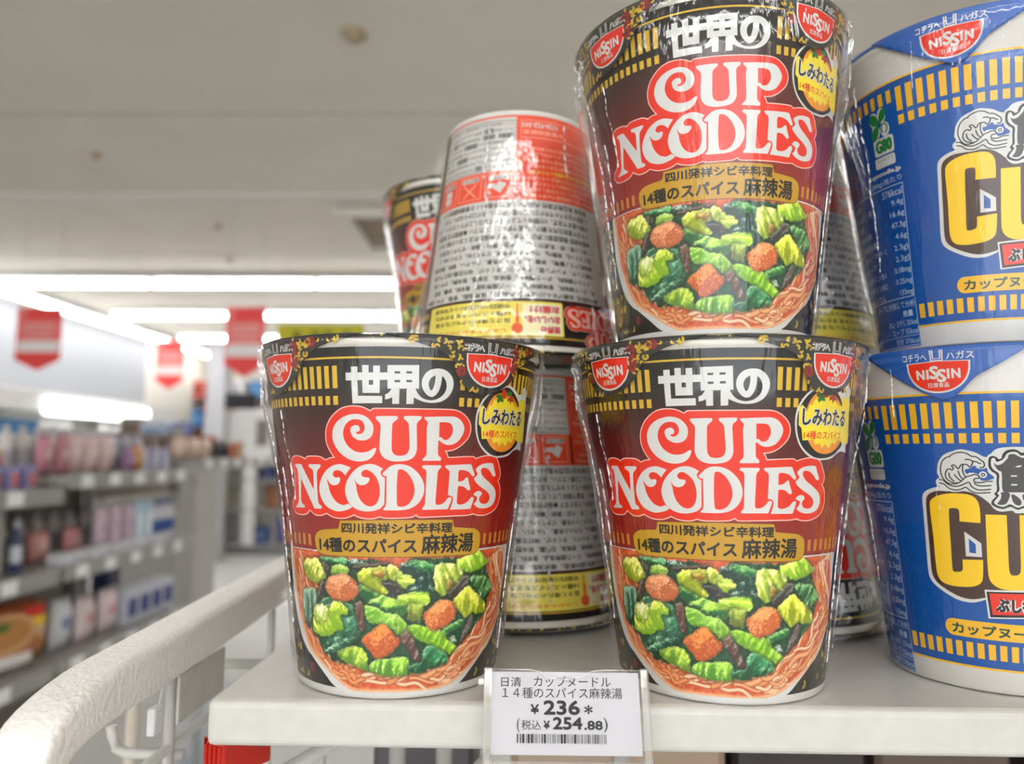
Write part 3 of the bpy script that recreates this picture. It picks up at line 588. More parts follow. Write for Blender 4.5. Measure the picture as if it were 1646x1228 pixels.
def food_picture(parent):
    du, dv = .28, .2
    us = np.arange(-66, 66.01, du); vs = np.arange(2.2, 45.06, dv)
    U, V = np.meshgrid(us, vs); X = U * .72; Yv = V
    N1, N2 = Noise(3), Noise(9)
    def fbm(s, ox=0): return (N1(X * s + 50 + ox, Yv * s + 70) * .6 + N2(X * s * 2.3 + 90 + ox, Yv * s * 2.3 + 20) * .4)
    n_lo, n_mid, n_hi = fbm(.35), fbm(.9, 7), fbm(2.2, 13)
    sm = lambda t: np.clip(t, 0, 1) ** 2 * (3 - 2 * np.clip(t, 0, 1))
    C = np.empty(U.shape + (3,))
    a, b = np.array((206, 78, 36.)), np.array((236, 132, 78.))
    C[:] = a + (b - a) * sm((n_lo * .5 + n_mid * .7 - .3) * 1.4)[..., None]
    inner = smooth_loop(SHAPES['bowl_in'][0], 3); P_ = np.array(inner) * np.array([.72, 1])
    def dist(poly, closed=True):
        D = np.full(U.shape, 1e9); n = len(poly); last = n if closed else n - 1; T = np.zeros(U.shape); acc = 0
        for i in range(last):
            p, q = poly[i], poly[(i + 1) % n]; d = q - p; L2 = d @ d + 1e-9
            t = np.clip(((X - p[0]) * d[0] + (Yv - p[1]) * d[1]) / L2, 0, 1)
            e = np.hypot(X - p[0] - t * d[0], Yv - p[1] - t * d[1]); m = e < D
            D = np.where(m, e, D); T = np.where(m, acc + t * L2 ** .5, T); acc += L2 ** .5
        return D, T
    def mask(poly):
        r = np.zeros(U.shape, bool); n = len(poly)
        for i in range(n):
            x1, y1 = poly[i]; x2, y2 = poly[(i + 1) % n]
            if y1 == y2: continue
            r ^= ((y1 > Yv) != (y2 > Yv)) & (X < (x2 - x1) * (Yv - y1) / (y2 - y1) + x1)
        return r
    def lay(col, al):
        C[:] = C * (1 - al[..., None]) + np.asarray(col) * al[..., None]
    # noodles in the broth along the rim of the bowl
    rs = random.Random(4); m = len(P_)
    for i in range(80):
        s0 = rs.uniform(0, 1); ln = rs.uniform(.05, .13); off = rs.uniform(.6, 9); dr = rs.uniform(-4, 4); wv = rs.uniform(0, 6.28); l = []
        for k in range(9):
            s = min(max(s0 + ln * k / 8, 0), .999) * (m - 1); j = int(s); p = P_[j] + (P_[min(j + 1, m - 1)] - P_[j]) * (s - j)
            d = P_[min(j + 2, m - 1)] - P_[max(j - 2, 0)]; d = d / (np.hypot(*d) + 1e-9); nn = np.array([-d[1], d[0]])
            if nn @ (np.array([0, 26.]) - p) < 0: nn = -nn
            l.append(p + nn * (off + dr * k / 8 + .9 * math.sin(wv + k * .9)))
        D, T = dist(np.array(l), False); w = rs.uniform(.5, 1.05)
        col = np.array(rs.choice([(240, 170, 118), (246, 196, 150), (232, 150, 92), (250, 208, 168)]), float)
        lay((176, 66, 30), np.clip((w + .3 - D) / .25, 0, 1) * .55)
        shade = (1.04 - .34 * np.clip(D / w, 0, 1) ** 2)[..., None]
        al = np.clip((w - D) / .2, 0, 1)[..., None]; C[:] = C * (1 - al) + col * shade * al
    wx = (fbm(.9, 31) - .5) * 1.7 + (fbm(2.6, 57) - .5) * .7; wy = (fbm(.9, 77) - .5) * 1.7 + (fbm(2.6, 91) - .5) * .7
    X0, Y0 = X, Yv
    streak = Noise(21)
    for s, c1, c2, kind, ang in FOOD:
        X, Yv = X0 + wx * (.55 if kind != 4 else 1.2), Y0 + wy * (.55 if kind != 4 else 1.2)
        poly = np.array(crisp_loop(s)) * np.array([.72, 1]); mk = mask(poly)
        if not mk.any(): continue
        D, T = dist(poly); c1 = np.array(c1, float); c2 = np.array(c2, float)
        if kind in (0, 2, 5): D = np.where(mk, D + .5, .5 - D); mk = D > 0; D = np.abs(D); c1 = c1 * .92; c2 = np.minimum(c2 * 1.12 + 14, 255)
        gv, gu = np.gradient(np.where(mk, D, -D)); gl = np.hypot(gu, gv) + 1e-9; nl = (-.45 * gu / gl * -1 + .85 * gv / gl * -1)   # rim facing the light from above
        ca, sa = math.cos(math.radians(ang)), math.sin(math.radians(ang))
        pr = X * ca + Yv * sa; lo, hi = pr[mk].min(), pr[mk].max(); t = (pr - lo) / (hi - lo + 1e-6)
        q = -X * sa + Yv * ca
        st = streak(pr * .22 + 40, q * 1.0 + 40) * .65 + streak(pr * .5 + 140, q * 2.2 + 10) * .35; st2 = streak(pr * .5 + 90, q * 3 + 10)      # long streaks along the piece
        round_ = np.clip(D / 2.4, 0, 1)
        if kind == 1:
            th = np.degrees(np.arctan2(Yv - poly[:, 1].mean() + .4 * (n_mid - .5), X - poly[:, 0].mean() + .6)) % 360
            facet = np.where((th > 35) & (th < 160), .30, np.where((th >= 160) & (th < 268), -.02, -.30))
            f = sm(.26 + facet + t * .3 + (n_hi - .5) * .8 + (n_mid - .5) * .9 + nl * (1 - round_) * .35); edge = .72 + .28 * np.clip(D / 1.0, 0, 1)
            hl = np.clip((n_hi - .66) * 7, 0, 1) * .5 * np.clip(D, 0, 1)
        elif kind == 4:
            f = sm((st - .5) * 1.6 + (n_mid - .42) * 2.2); edge = np.ones(U.shape); hl = np.clip((st2 * .6 + n_mid * .6 - .84) * 7, 0, 1) * .55
        else:
            f = sm(.08 + t * .7 + (st - .5) * 1.3 + (n_mid - .5) * .5 + nl * (1 - round_) * .3)
            edge = .76 + .24 * np.clip(D / .7, 0, 1)
            hl = np.clip((st * .7 + n_mid * .5 - .76) * 6, 0, 1) * {0: .6, 2: .65, 5: .5, 3: .45}[kind] * np.clip(D / .5, 0, 1)
            hl = np.maximum(hl, np.clip(nl, 0, 1) * np.clip(1 - abs(D - .55) / .4, 0, 1) * .55)
        col = (c1 + (c2 * 1.1 - c1) * f[..., None]) * edge[..., None]
        gloss = np.array((250, 226, 200.) if kind == 1 else (240, 244, 206.) if kind in (0, 2, 5) else (216, 222, 212.))
        col = col * (1 - hl[..., None]) + gloss * hl[..., None]
        if kind != 4: lay((14, 30, 16), np.clip((1.0 - D) / 1.0, 0, 1) * (~mk) * .38)
        al = mk * np.clip(D / .2, 0, 1) if kind != 4 else mk * np.clip(D / .8, 0, 1); C[:] = C * (1 - al[..., None]) + col * al[..., None]
    X, Yv = X0, Y0
    Dw, _ = dist(P_, False)
    lay((246, 214, 170), np.clip((1.0 - Dw) / .9, 0, 1) * .75)
    keep = mask(P_) | (Dw < .6)
    idx = -np.ones(U.shape, int); vv = []; cc = []
    use = np.zeros(U.shape, bool); cell = keep[:-1, :-1] & keep[1:, :-1] & keep[:-1, 1:] & keep[1:, 1:]
    for a_, b_ in ((0, 0), (1, 0), (0, 1), (1, 1)): use[a_:a_ + cell.shape[0], b_:b_ + cell.shape[1]] |= cell
    idx[use] = np.arange(use.sum()); lift = .000105
    ii = np.argwhere(use); uu, v2 = U[use], V[use]; tt = np.radians(uu); half = math.radians(STEP / 2)
    r = (R_FOOT + (R_TOP - R_FOOT) * v2 / 107.5) * math.cos(half) / np.cos((tt % (2 * half)) - half) + lift
    co = np.stack([r * np.sin(tt), -r * np.cos(tt), v2 / 1000], 1)
    F = [(idx[i, j], idx[i, j + 1], idx[i + 1, j + 1], idx[i + 1, j]) for i, j in np.argwhere(cell)]
    me = bpy.data.meshes.new('food_picture'); me.from_pydata(co.tolist(), [], F)
    at_ = me.color_attributes.new('print', 'FLOAT_COLOR', 'POINT')
    c = np.clip(C[use], 0, 255) / 255; c = np.where(c <= .04045, c / 12.92, ((c + .055) / 1.055) ** 2.4)
    at_.data.foreach_set('color', np.concatenate([c, np.ones((len(c), 1))], 1).astype(np.float32).ravel())
    me.materials.append(FOOD_INK); me.polygons.foreach_set('use_smooth', [True] * len(me.polygons))
    o = bpy.data.objects.new('food_picture', me); return link(o, parent)

LOGO = ['C', 'U', 'Pp', 'N', 'O1', 'O2', 'Dd', 'L', 'E', 'Ss']
ING = ['●原材料名 油揚げめん(小麦粉(国内製造)、植物油脂、食塩、チキン調味', '料、ポーク調味料、香味調味料)、スープ(植物油脂、香辛料、砂糖、食塩', '、ナツメグ調味料、ポーク調味料、香味油、豆板醤、粉末酢)、かやく(味', '付豚ミンチ、チンゲン菜、キャベツ、きくらげ、味付豆腐)/加工でん粉、', '調味料(アミノ酸等)、炭酸Ca、カラメル色素、かんすい、香料、酸化防止', '剤(ビタミンE)、炭酸Mg、カロチノイド色素、ビタミンB2、ビタミンB1、(', '一部に小麦・卵・乳成分・ごま・大豆・豚肉・鶏肉・ゼラチンを含む)', '●賞味期限 側面底部に表示してあります ●保存方法 においが強いもの', 'のそばや直射日光を避け、常温で保存してください ●調理方法 熱湯を', '内側の線まで注ぎ、3分間待ってよくまぜてお召し上がりください。ふた', 'に湯気が出ますのでやけどにご注意ください。あけ口からはがして注ぐ', '製造者 食品株式会社 大阪市淀川区西中島4-1-1 お客様相談室まで']
def back_label(parent):
    p = Print(); G = ink('label grey', (206, 205, 200)); RO = ink('label red', (236, 78, 46)); PALE = ink('label pale red', (250, 176, 150)); YL = ink('label yellow', (244, 226, 96)); GR = ink('text grey', (84, 84, 82))
    p.put(rect(119, 246, 2.75, 86.6), 1, G)
    p.put(rect(119, 180, 2.75, 42.6), 2, RO); p.put(rect(180, 246, 29.0, 42.6), 2, RO); p.put(rect(181.6, 246, 2.75, 3.6), 2, RO)
    p.put(rect(180, 181.6, 2.75, 42.6), 2, RO)
    for i, s in enumerate(ING):
        z = 84.8 - 3.62 * i; p.put(text(s, 131 if i else 129, 243 - (i * 7 % 9), z - 1.35, z + 1.35, .016, 1), 2, TXT, cut=False)
    rs = random.Random(3)
    for i in range(8):                                  # small print in the grey box
        z = 26.6 - 2.85 * i; x = 183.5
        while x < 240:
            w = rs.uniform(6, 15)
            if rs.random() < .16:
                p.put(rect(x, x + w * .8, z - 1.1, z + 1.1), 2, GR); p.put(text('たんぱく質', x + .6, x + w * .75, z - .8, z + .8, 0, 1), 3, W_, cut=False)
            else: p.put(text(rs.choice(['熱量376kcal', '炭水化物47.3g', '食塩相当量', 'ビタミンB1', '脂質16.6g', 'カルシウム']), x, x + w * .92, z - .85, z + .85, .006, 1), 2, TXT, cut=False)
            x += w
    for a, b, c, d in ((182.2, 182.5, 5, 28.4), (182.2, 242, 28.1, 28.4), (182.2, 242, 5, 5.3)): p.put(rect(a, b, c, d), 3, GR)
    for i in range(9):                                  # pale print in the red field
        z = 40.6 - 2.75 * i; e = 178 - (i % 3) * 4
        p.put(text(rs.choice(['熱湯をそそいで三分間まってください', 'やけどにご注意ください調理直後は', '発泡スチロール製容器ではありません', '必ずふたをはがしてからお召し上がり']), 122, e, z - .95, z + .95, .02, 1), 3, PALE if i != 4 else YL, cut=False)
    for a, b, c, d in ((121, 178.6, 13.1, 13.5), (121, 178.6, 4.9, 5.2), (178.2, 178.6, 4.9, 13.5)): p.put(rect(a, b, c, d), 3, PALE)
    p.put(text('お客様相談室', 146, 177, 9.6, 11.8, .02, 1), 3, PALE, cut=False); p.put(text('0120-923-301', 150, 177.4, 6.0, 8.6, .03, 1), 3, W_, cut=False)
    for k, a in enumerate((184.3, 205, 226)):           # three pictogram boxes
        b = a + 18.2
        for q in (rect(a, b, 30.0, 30.35), rect(a, b, 40.9, 41.25), rect(a, a + .5, 30, 41.25), rect(b - .5, b, 30, 41.25)): p.put(q, 3, PALE)
        p.put(rect(a + 2.5, b - 2.5, 31.0, 33.0), 3, G)
        p.put(text('湯をすてない', a + 3, b - 3, 31.2, 32.8, .01, 1), 4, TXT, cut=False)
        if k == 0:
            p.put(fill([[(a + 4.0, 35.0), (a + 8.5, 33.6), (a + 12, 37.2), (a + 7.4, 39.3)]]), 3, W_); p.put(fill([[(a + 10.5, 34.6), (a + 16, 35.2), (a + 16.4, 36.6), (a + 11.5, 37)]]), 3, W_); p.put(oval(a + 14.6, 39.0, 1.0, .9, 12), 3, W_)
        elif k == 1:
            for q in ([(a + 4, 34), (a + 14, 40)], [(a + 4, 40), (a + 14, 34)]): p.put(stroke(q, .6), 3, PALE)
        else: p.put(rrect(a + 5, a + 12, 34, 40, .6), 3, W_); p.put(stroke([(a + 6, 37), (a + 11, 37)], .5), 4, RO)
    p.put(rrect(155.5, 237, 87.9, 102.6, .8), 2, YL); p.put(rect(156.5, 177.5, 88.8, 102), 3, ink('label pale yellow', (250, 244, 190)))
    for s, z, e in (('世界の', 99.8, 168.5), ('おいしいを、', 95.6, 177), ('お届け！', 91.2, 174)):
        p.put(text(s, 157.2, e, z - 1.75, z + 1.75, .10), 4, W_); p.put(text(s, 157.5, e - .3, z - 1.6, z + 1.6, .035), 5, ink('label text red', (222, 44, 30)))
    for i, s in enumerate(('中国四川省発祥のシビ辛料理', '14種のスパイスをきかせた', '旨さと痺れのクセになる味')): p.put(text(s, 184, 232 - i, 90.0 + i * 3.1 - 1.0, 90.0 + i * 3.1 + 1.1, .015, 1), 4, TXT, cut=False)
    p.put(text('しみわたる辛さのひみつ', 186, 230, 99.6, 101.4, .02, 1), 4, ink('orange', (240, 130, 40)), cut=False)
    p.put(oval(180.2, 99.4, 2.9, 2.3), 4, ink('lantern', (238, 98, 40))); p.put(rect(179.3, 181.1, 92.5, 97), 4, ink('lantern', (238, 98, 40))); p.put(rect(179.9, 180.6, 89, 92.5), 4, R_)
    sc = .56
    p.put(fill([[((u + 55) * sc + 96, (v - 61.4) * sc + 92.2) for u, v in smooth_loop(SHAPES['logo_back'][0])]], .25), 2, PINK)
    p.put(fill([[((u + 55) * sc + 96, (v - 61.4) * sc + 92.2) for u, v in smooth_loop(SHAPES['logo_back'][0])]]), 3, R_)
    for n in LOGO: p.put(fill([[((u + 55) * sc + 96, (v - 61.4) * sc + 92.2) for u, v in smooth_loop(l)] for l in SHAPES[n]]), 4, PINK)
    return p.done('back_label', parent)

def make_brown_cup():
    root = empty('noodle_cup', (0, 0, 0))
    body = mesh_obj('cup_body', cup_body(BROWN_WRAP, 2.6, 106.6), [WHITE_PAPER, BROWN_WRAP, CREAM], root)
    p = Print()                                                      # stripes and small ornaments
    p.put(rect(-180, 180, 103.05, 103.65), 1, GOLD)
    for sgn in (1, -1):
        for i in range(27):
            a = 25.9 + 3.53 * i - (4.0 if sgn > 0 else 0); b = a + 2.05
            lo, hi = (a, b) if sgn > 0 else (-b, -a)
            p.put(rect(lo, hi, 94.2, 101), 1, GOLD); p.put(rect(lo, hi, 89.2, 91.9), 1, GOLD)
        for i in range(10):
            a = 40.7 + 4.05 * i + (0 if sgn > 0 else 3.7); b = a + 1.9; lo, hi = (a, b) if sgn > 0 else (-b, -a)
            p.put(rect(lo, hi, 45.9, 49.4), 1, ink('ochre', (196, 130, 44)))
    bowl = inside([(u * 1.04, v - 1.4) for u, v in smooth_loop(SHAPES['bowl_out'][0])])
    arcs(p, 420, (-118, 118), (4, 44), 1, on_cup, bowl, 2, 34, ink('blossom', (120, 36, 34)))
    p.done('stripe_print', body)
    p = Print()
    for i in range(16): p.shape('sekai%d' % i, 2 + .07 * i, W_)
    p.shape('no', 3.3, W_); p.done('title_print', body)
    p = Print(); p.shape('logo_back', 1, PINK, grow=.32); p.shape('logo_back', 2, R_)
    for n in LOGO: p.shape(n, 3, W_)
    p.done('logo_print', body)
    p = Print(); p.shape('bowl_out', 1, W_); p.done('bowl_print', body)
    food_picture(body)
    p = Print(); p.shape('plate', 4, ink('plate edge', (120, 60, 20)), grow=.22); p.shape('plate', 5, ink('plate', (196, 150, 22)))
    p.put(text('四川発祥シビ辛料理', -26.5, 22.9, 50.35, 53.7, .03), 6, TXT); p.put(text('14種のスパイス', -39, 7.0, 44.4, 49.0, .030), 6, TXT); p.put(text('麻辣湯', 8.9, 34.6, 44.0, 50.2, .022), 6, TXT)
    p.done('flavour_print', body)
    p = Print(); p.shape('badge_white', 2, W_, grow=.12); p.shape('badge_black', 3, K_); p.shape('badge_orange', 4, ink('badge orange', (240, 150, 40))); p.shape('badge_yellow', 5, ink('badge yellow', (248, 226, 52)))
    for n, c in (('leaf1', (40, 120, 40)), ('leaf2', (40, 120, 40)), ('pepper', (200, 60, 30)), ('anise', (170, 60, 30))): p.shape(n, 6, ink(n, c))
    p.put(text('しみわたる', 32.8, 61.2, 83.6, 89.4, .06), 6, W_); p.put(text('しみわたる', 33.2, 60.8, 83.9, 89.1, .02), 7, K_); p.put(text('14種のスパイス', 34.4, 58, 79.8, 82.3, .015), 6, R_)
    p.done('badge_print', body)
    back_label(body)
    mesh_obj('lid', lid_bm(), LID_DARK, root)
    outl = '-4200,11040* -2700,10720 -1900,10460 -1450,10120 -1330,9750 -900,9420 -200,9310 500,9460 1250,9820 1700,10280 2600,10700 4200,11040*'
    for c in (-45.5, 45.5):
        o = lid_tab(mat('dark lid paper', (34, 33, 31), .4), ' '.join('%d,%d%s' % (float(w.rstrip('*').split(',')[0]) + c * 100, float(w.rstrip('*').split(',')[1]), '*' if w.endswith('*') else '') for w in outl.split()), root)
        p = Print(); arcs(p, 260, (c - 34, c + 34), (93.8, 109.6), 3, on_tab, lambda u, v, c=c: not inside(smooth_loop(' '.join('%g,%g' % (float(w.rstrip('*').split(',')[0]) + c * 100, float(w.rstrip('*').split(',')[1])) for w in outl.split()), 2))(u, v) or (abs(u - c) < 11.8 and v > 95.3), 5, 34, ink('blossom red', (140, 32, 28)), .62)
        emblem(p, on_tab, c); tab_text(p, on_tab, c, True); p.done('tab_emblem', o)
    f = mesh_obj('shrink_film', cup_film(FOLDS_BROWN, 3), [FILM, CREASE], root); tag(f, 'clear crinkled plastic film')
    return root

def make_blue_cup():
    root = empty('noodle_cup', (0, 0, 0))
    body = mesh_obj('cup_body', cup_body(BLUE_WRAP, 7.7, 95.0), [WHITE_PAPER, BLUE_WRAP, WHITE_PAPER], root)
    GB = ink('bar yellow', (244, 188, 34)); LB = ink('light blue', (186, 206, 230))
    p = Print()
    p.put(rect(-180, 180, 7.2, 7.9), 1, GB); p.put(rect(-180, 180, 94.8, 95.5), 1, GB); p.put(rect(-96, -44.6, 1.0, 8.2), 2, BLUE_WRAP)
    for i in range(-9, 34):
        a = .1 + 4.65 * i; p.put(rect(a, a + 2.75, 84.0, 92.4), 2, GB); p.put(rect(a, a + 2.75, 79.2, 82.4), 2, GB)
    for i in range(-9, 30):
        a = -3.0 + 5.0 * i
        if a > -44: p.put(rect(a, a + 3.1, 10.5, 15.4), 2, GB)
    for i in range(18): a = -46.4 - 4.4 * i; p.put(rect(a, a + 2.3, 88.0, 92.5), 2, GB)
    for i in range(8): a = -88.0 - 4.65 * i; p.put(rect(a, a + 2.75, 84.0, 92.4), 2, GB)
    p.done('stripe_print', body)
    p = Print(); BR = ink('brown', (72, 48, 40)); YW = ink('logo yellow', (250, 206, 22))
    for n, c, l in (('cup_white', W_, 2), ('cup_brown', BR, 3), ('C', YW, 4), ('U', YW, 4), ('win_white', W_, 4), ('win_blue', BLUE_WRAP, 5)): p.shape('b_' + n, l, c)
    p.done('logo_print', body)
    p = Print(); p.shape('b_wave_white', 4, W_); p.shape('b_wave_blue', 5, BLUE_WRAP)
    p.put(oval(BUB[0], BUB[1], 1.05 / .72, 1.05), 5.3, W_); p.put(stroke([(BUB[0] + .42 / .72 * math.cos(k * .5), BUB[1] + .42 * math.sin(k * .5)) for k in range(14)], .3), 6, K_, cut=False)
    for l, w in WAVE:
        n = len(l.split()); full = smooth_loop(l, 3)[:(n - 1) * 3 + 1]
        p.put(stroke(full, .36), 6.5, K_, cut=False)
    CH = ink('charcoal', (62, 62, 62))
    def both(n, layer, m):                             # the fish character is near enough its own mirror image
        for sgn in (0, 1):
            ls = [smooth_loop(l) for l in SHAPES['b_fish_' + n]]
            if sgn: ls = [[(2 * FISH_MID - u, v) for u, v in l][::-1] for l in ls]
            p.put(fill(ls), layer + .1 * sgn, m)
    for n, l, m in (('white', 5, W_), ('black', 6, K_), ('w2', 7, W_), ('g0', 8, CH), ('g1', 8.3, CH), ('g2', 8, CH), ('g3', 8, CH), ('p0', 9, W_), ('p1', 9, W_), ('p2', 9, W_), ('p3', 9, W_), ('p4', 9, W_)): both(n, l, m)
    p.done('wave_print', body)
    p = Print(); p.shape('b_tag_white', 5, W_); p.shape('b_tag_black', 6, K_); p.shape('b_tag_red', 7, R_)
    p.put(text('ぶし香', TAGT[0], TAGT[1], TAGT[2], TAGT[3], .09), 8, W_); p.put(text('ぶし香', TAGT[0], TAGT[1], TAGT[2], TAGT[3], .04), 9, K_)
    p.put(rrect(-22.2, 31, 16.9, 22.4, 2.7), 4, GB); p.put(text('カップヌードル', -19, 28, 17.7, 21.4, .03), 5, ink('green text', (16, 78, 62)))
    p.done('flavour_print', body)
    p = Print(); GN = ink('leaf green', (30, 130, 60))
    p.put(oval(-55.0, 84.6, 2.5, 2.6), 2, W_); p.put(oval(-50.2, 85.0, 2.3, 2.7), 2, W_); p.put(oval(-54.5, 80.0, 2.4, 2.8), 2, W_); p.put(oval(-49.2, 79.8, 2.5, 2.6), 2, W_)
    for l in (((-52.4, 82.4), (-54.6, 82.2), (-57.0, 83.6), (-57.4, 85.6), (-55.6, 86.8), (-53.4, 85.8), (-52.3, 84.0)), ((-52.0, 82.6), (-51.9, 84.6), (-50.6, 86.8), (-48.2, 87.4), (-47.6, 86.0), (-48.6, 83.8), (-50.4, 82.8)), ((-52.6, 82.0), (-54.6, 81.8), (-57.0, 80.2), (-57.2, 78.0), (-55.2, 77.0), (-53.4, 78.4), (-52.6, 80.2))): p.put(fill([smooth_loop(' '.join('%d,%d' % (u * 100, v * 100) for u, v in l))]), 3, GN)
    p.put(stroke([(-49.4 + 1.6 * math.cos(t * .5), 80.2 + 1.7 * math.sin(t * .5)) for t in range(-3, 9)], .55), 3, GN)
    p.put(rrect(-57, -45.4, 71, 77.2, 1), 2, W_); p.put(text('G80', -56, -46.2, 71.8, 76.6, .05), 3, GN); p.put(rrect(-57.6, -45.6, 66.6, 70.4, .8), 2, W_)
    p.put(text('バイオマス', -56.5, -46.5, 68.6, 69.8, .01), 3, GN, cut=False)
    p.put(text('cupnoodle.jp', -64, -43.4, 63.2, 65.4, .04), 2, W_); p.put(text('1食(80g)当たり', -68, -43.6, 59.9, 62.3, .008), 2, LB)
    for a, b, c, d in ((-88, -43.4, 58.9, 59.2), (-88, -44.9, 18.7, 19.0), (-88, -44.4, 1.4, 1.7), (-88, -44.8, 4.9, 5.1)): p.put(rect(a, b, c, d), 3, LB)
    p.put(stroke([(-43.6, 59.2), (-45.0, 18.8)], .25), 3, LB); p.put(stroke([(-44.9, 18.2), (-44.6, 1.4)], .25), 3, LB)
    rows = (('熱量', '376kcal'), ('たんぱく質', '9.4g'), ('脂質', '16.6g'), ('炭水化物', '47.3g'), ('食塩相当量', '4.6g'), ('(めん・かやく', '2.3g)'), ('(スープ', '2.3g)'), ('ビタミンB1', '0.18mg'), ('ビタミンB2', '0.25mg'), ('カルシウム', '133mg'))
    for i, (s, v) in enumerate(rows):
        z = 56.6 - 4.02 * i; e = -44.3 - .1 * i
        p.put(text(v, e - 1.75 * len(v), e, z - 1.3, z + 1.3, .008), 3, LB, cut=False); p.put(text(s, -85, -85 + 3.7 * len(s), z - 1.2, z + 1.2, .008), 3, LB, cut=False)
    p.put(text('スープに分別して分析', -78, -45.4, 15.2, 17.6, .008), 3, LB, cut=False); p.put(text('熱量', -54, -47.2, 11.9, 14.2, .02), 3, LB, cut=False)
    for s, z, n in (('めん・かやく 321kcal', 9.9, 22), ('スープ 55kcal', 6.8, 20), ('合計 376kcal', 3.3, 18)): p.put(text(s, -45.2 - n, -45.2, z - 1.2, z + 1.2, .008), 3, LB, cut=False)
    p.done('nutrition_print', body)
    mesh_obj('lid', lid_bm(), LID_BLUE, root)
    c = -14.5
    o = lid_tab(mat('blue lid paper', (26, 92, 178), .35), '-4600,11020* -3300,10250 -2600,9850 -1750,9450 -1300,9340 -800,9490 -180,10010 540,10360 1400,10820 1700,11020*', root)
    p = Print(); emblem(p, on_tab, c); tab_text(p, on_tab, c, False); p.done('tab_emblem', o)
    f = mesh_obj('shrink_film', cup_film(FOLDS_BLUE, 8), [FILM, CREASE], root); tag(f, 'clear crinkled plastic film')
    return root
# ------------------------------------------------------------------ the room
ORD = ['first', 'second', 'third', 'fourth', 'fifth', 'sixth', 'seventh', 'eighth', 'ninth', 'tenth', 'eleventh', 'twelfth', 'thirteenth', 'fourteenth', 'fifteenth', 'sixteenth']
Z_CEIL = 2.62
CEIL = mat('ceiling paint', (234, 228, 217), .8, .2, grain=.04, gscale=3)
WALL_W = mat('white wall', (172, 175, 181), .7, .2); WALL_B = mat('beige wall', (226, 222, 214), .7, .2); WALL_D = mat('dim wall', (150, 138, 128), .7, .2)
def struct(name, dims, m, bev=0): return tag(box(name, dims, m, None, bev), kind='structure')
struct('floor', (-4.7, 5.2, -9.0, 11.0, -.05, 0), mat('floor vinyl', (214, 214, 213), .3, .4, grain=.04, gscale=2))
struct('ceiling', (-4.7, 5.2, -9.0, 11.0, Z_CEIL, Z_CEIL + .06), CEIL)
struct('wall_left', (-4.75, -4.6, -9.0, 11.0, 0, Z_CEIL), WALL_B)
struct('wall_back', (-4.75, 5.2, 10.9, 11.0, 0, Z_CEIL), WALL_B)
struct('wall_right', (5.1, 5.2, -9.0, 11.0, 0, Z_CEIL), WALL_B)
struct('trim_1', (-4.6, 5.1, 3.80, 3.92, Z_CEIL - .022, Z_CEIL), mat('ceiling trim', (226, 224, 214), .6), .004)
struct('trim_2', (-4.6, -4.56, 2.0, 9.0, 1.81, Z_CEIL - .02), WALL_W, .01)
for i, y in enumerate((.9, 1.9, 2.9, 5.0, 6.3)): struct('trim_%d' % (i + 3), (-4.6, 5.1, y, y + .006, Z_CEIL - .0015, Z_CEIL), mat('ceiling joint', (170, 164, 156), .8))

# ------------------------------------------------------------------ ceiling lights (the room's own lamps)
HOUSING = mat('lamp housing', (236, 238, 240), .4)
TUBE = bpy.data.materials.new('fluorescent tube'); TUBE.use_nodes = True
_b = TUBE.node_tree.nodes['Principled BSDF']; _b.inputs['Base Color'].default_value = (.9, .9, .9, 1); _b.inputs['Emission Color'].default_value = (1, .985, .96, 1); _b.inputs['Emission Strength'].default_value = TUBE_E
def make_light(L):
    r = empty('ceiling_light', (0, 0, 0))
    box('lamp_housing', (0, L, -.035, .035, -.04, 0), HOUSING, r, .006); box('ceiling_shield', (0, L, -.085, .085, -.046, -.040), HOUSING, r, .002)  # the wide plate is added to keep tube light off the ceiling
    tube('lamp_tube', [(.012, 0, -.070), (L - .012, 0, -.070)], .022, TUBE, r, 12)
    for x in (.004, L - .016): box('lamp_holder', (x, x + .012, -.025, .025, -.092, -.046), HOUSING, r, .003)
    return r
light0 = make_light(1.24)
_first = [True]
def put_light(x, y, rz, label, group):
    o = light0 if _first[0] else copy_tree(light0); _first[0] = False
    o.location = (x, y, Z_CEIL); o.rotation_euler = (0, 0, rz); tag(o, label, 'light', group)
ROWS = [(5.65, 'front', 5), (7.0, 'second', 5), (8.4, 'third', 5)]
for y, nm, n in ROWS:
    for i in range(n): put_light((-4.1 if y < 6 else -3.9) + 1.25 * i, y, 0, 'white tube lamp in the %s row across the ceiling, %s from the left' % (nm, ORD[i]), '%s row of ceiling tubes' % nm)
for k, y in enumerate((4.4, 5.65, 6.9, 8.15, 9.4)): put_light(-4.2, y, math.pi / 2, 'white tube lamp in the slanting row above the white wall, %s from the near end' % ORD[k], 'tubes along the left wall')
for k, y in enumerate((-1.35, -2.45, -4.9, -6.5, -8.1)):
    for i in range(5): put_light(-3.2 + 1.25 * i, y, 0, 'white tube lamp behind the viewer, %s row, %s from the left' % (ORD[k], ORD[i]), 'ceiling tubes behind the viewer')
for i in range(2): put_light(1.35 + 1.25 * i, 2.2, 0, 'white tube lamp glaring above the upper blue cup, %s from the left' % ORD[i], 'tubes over the blue cups')

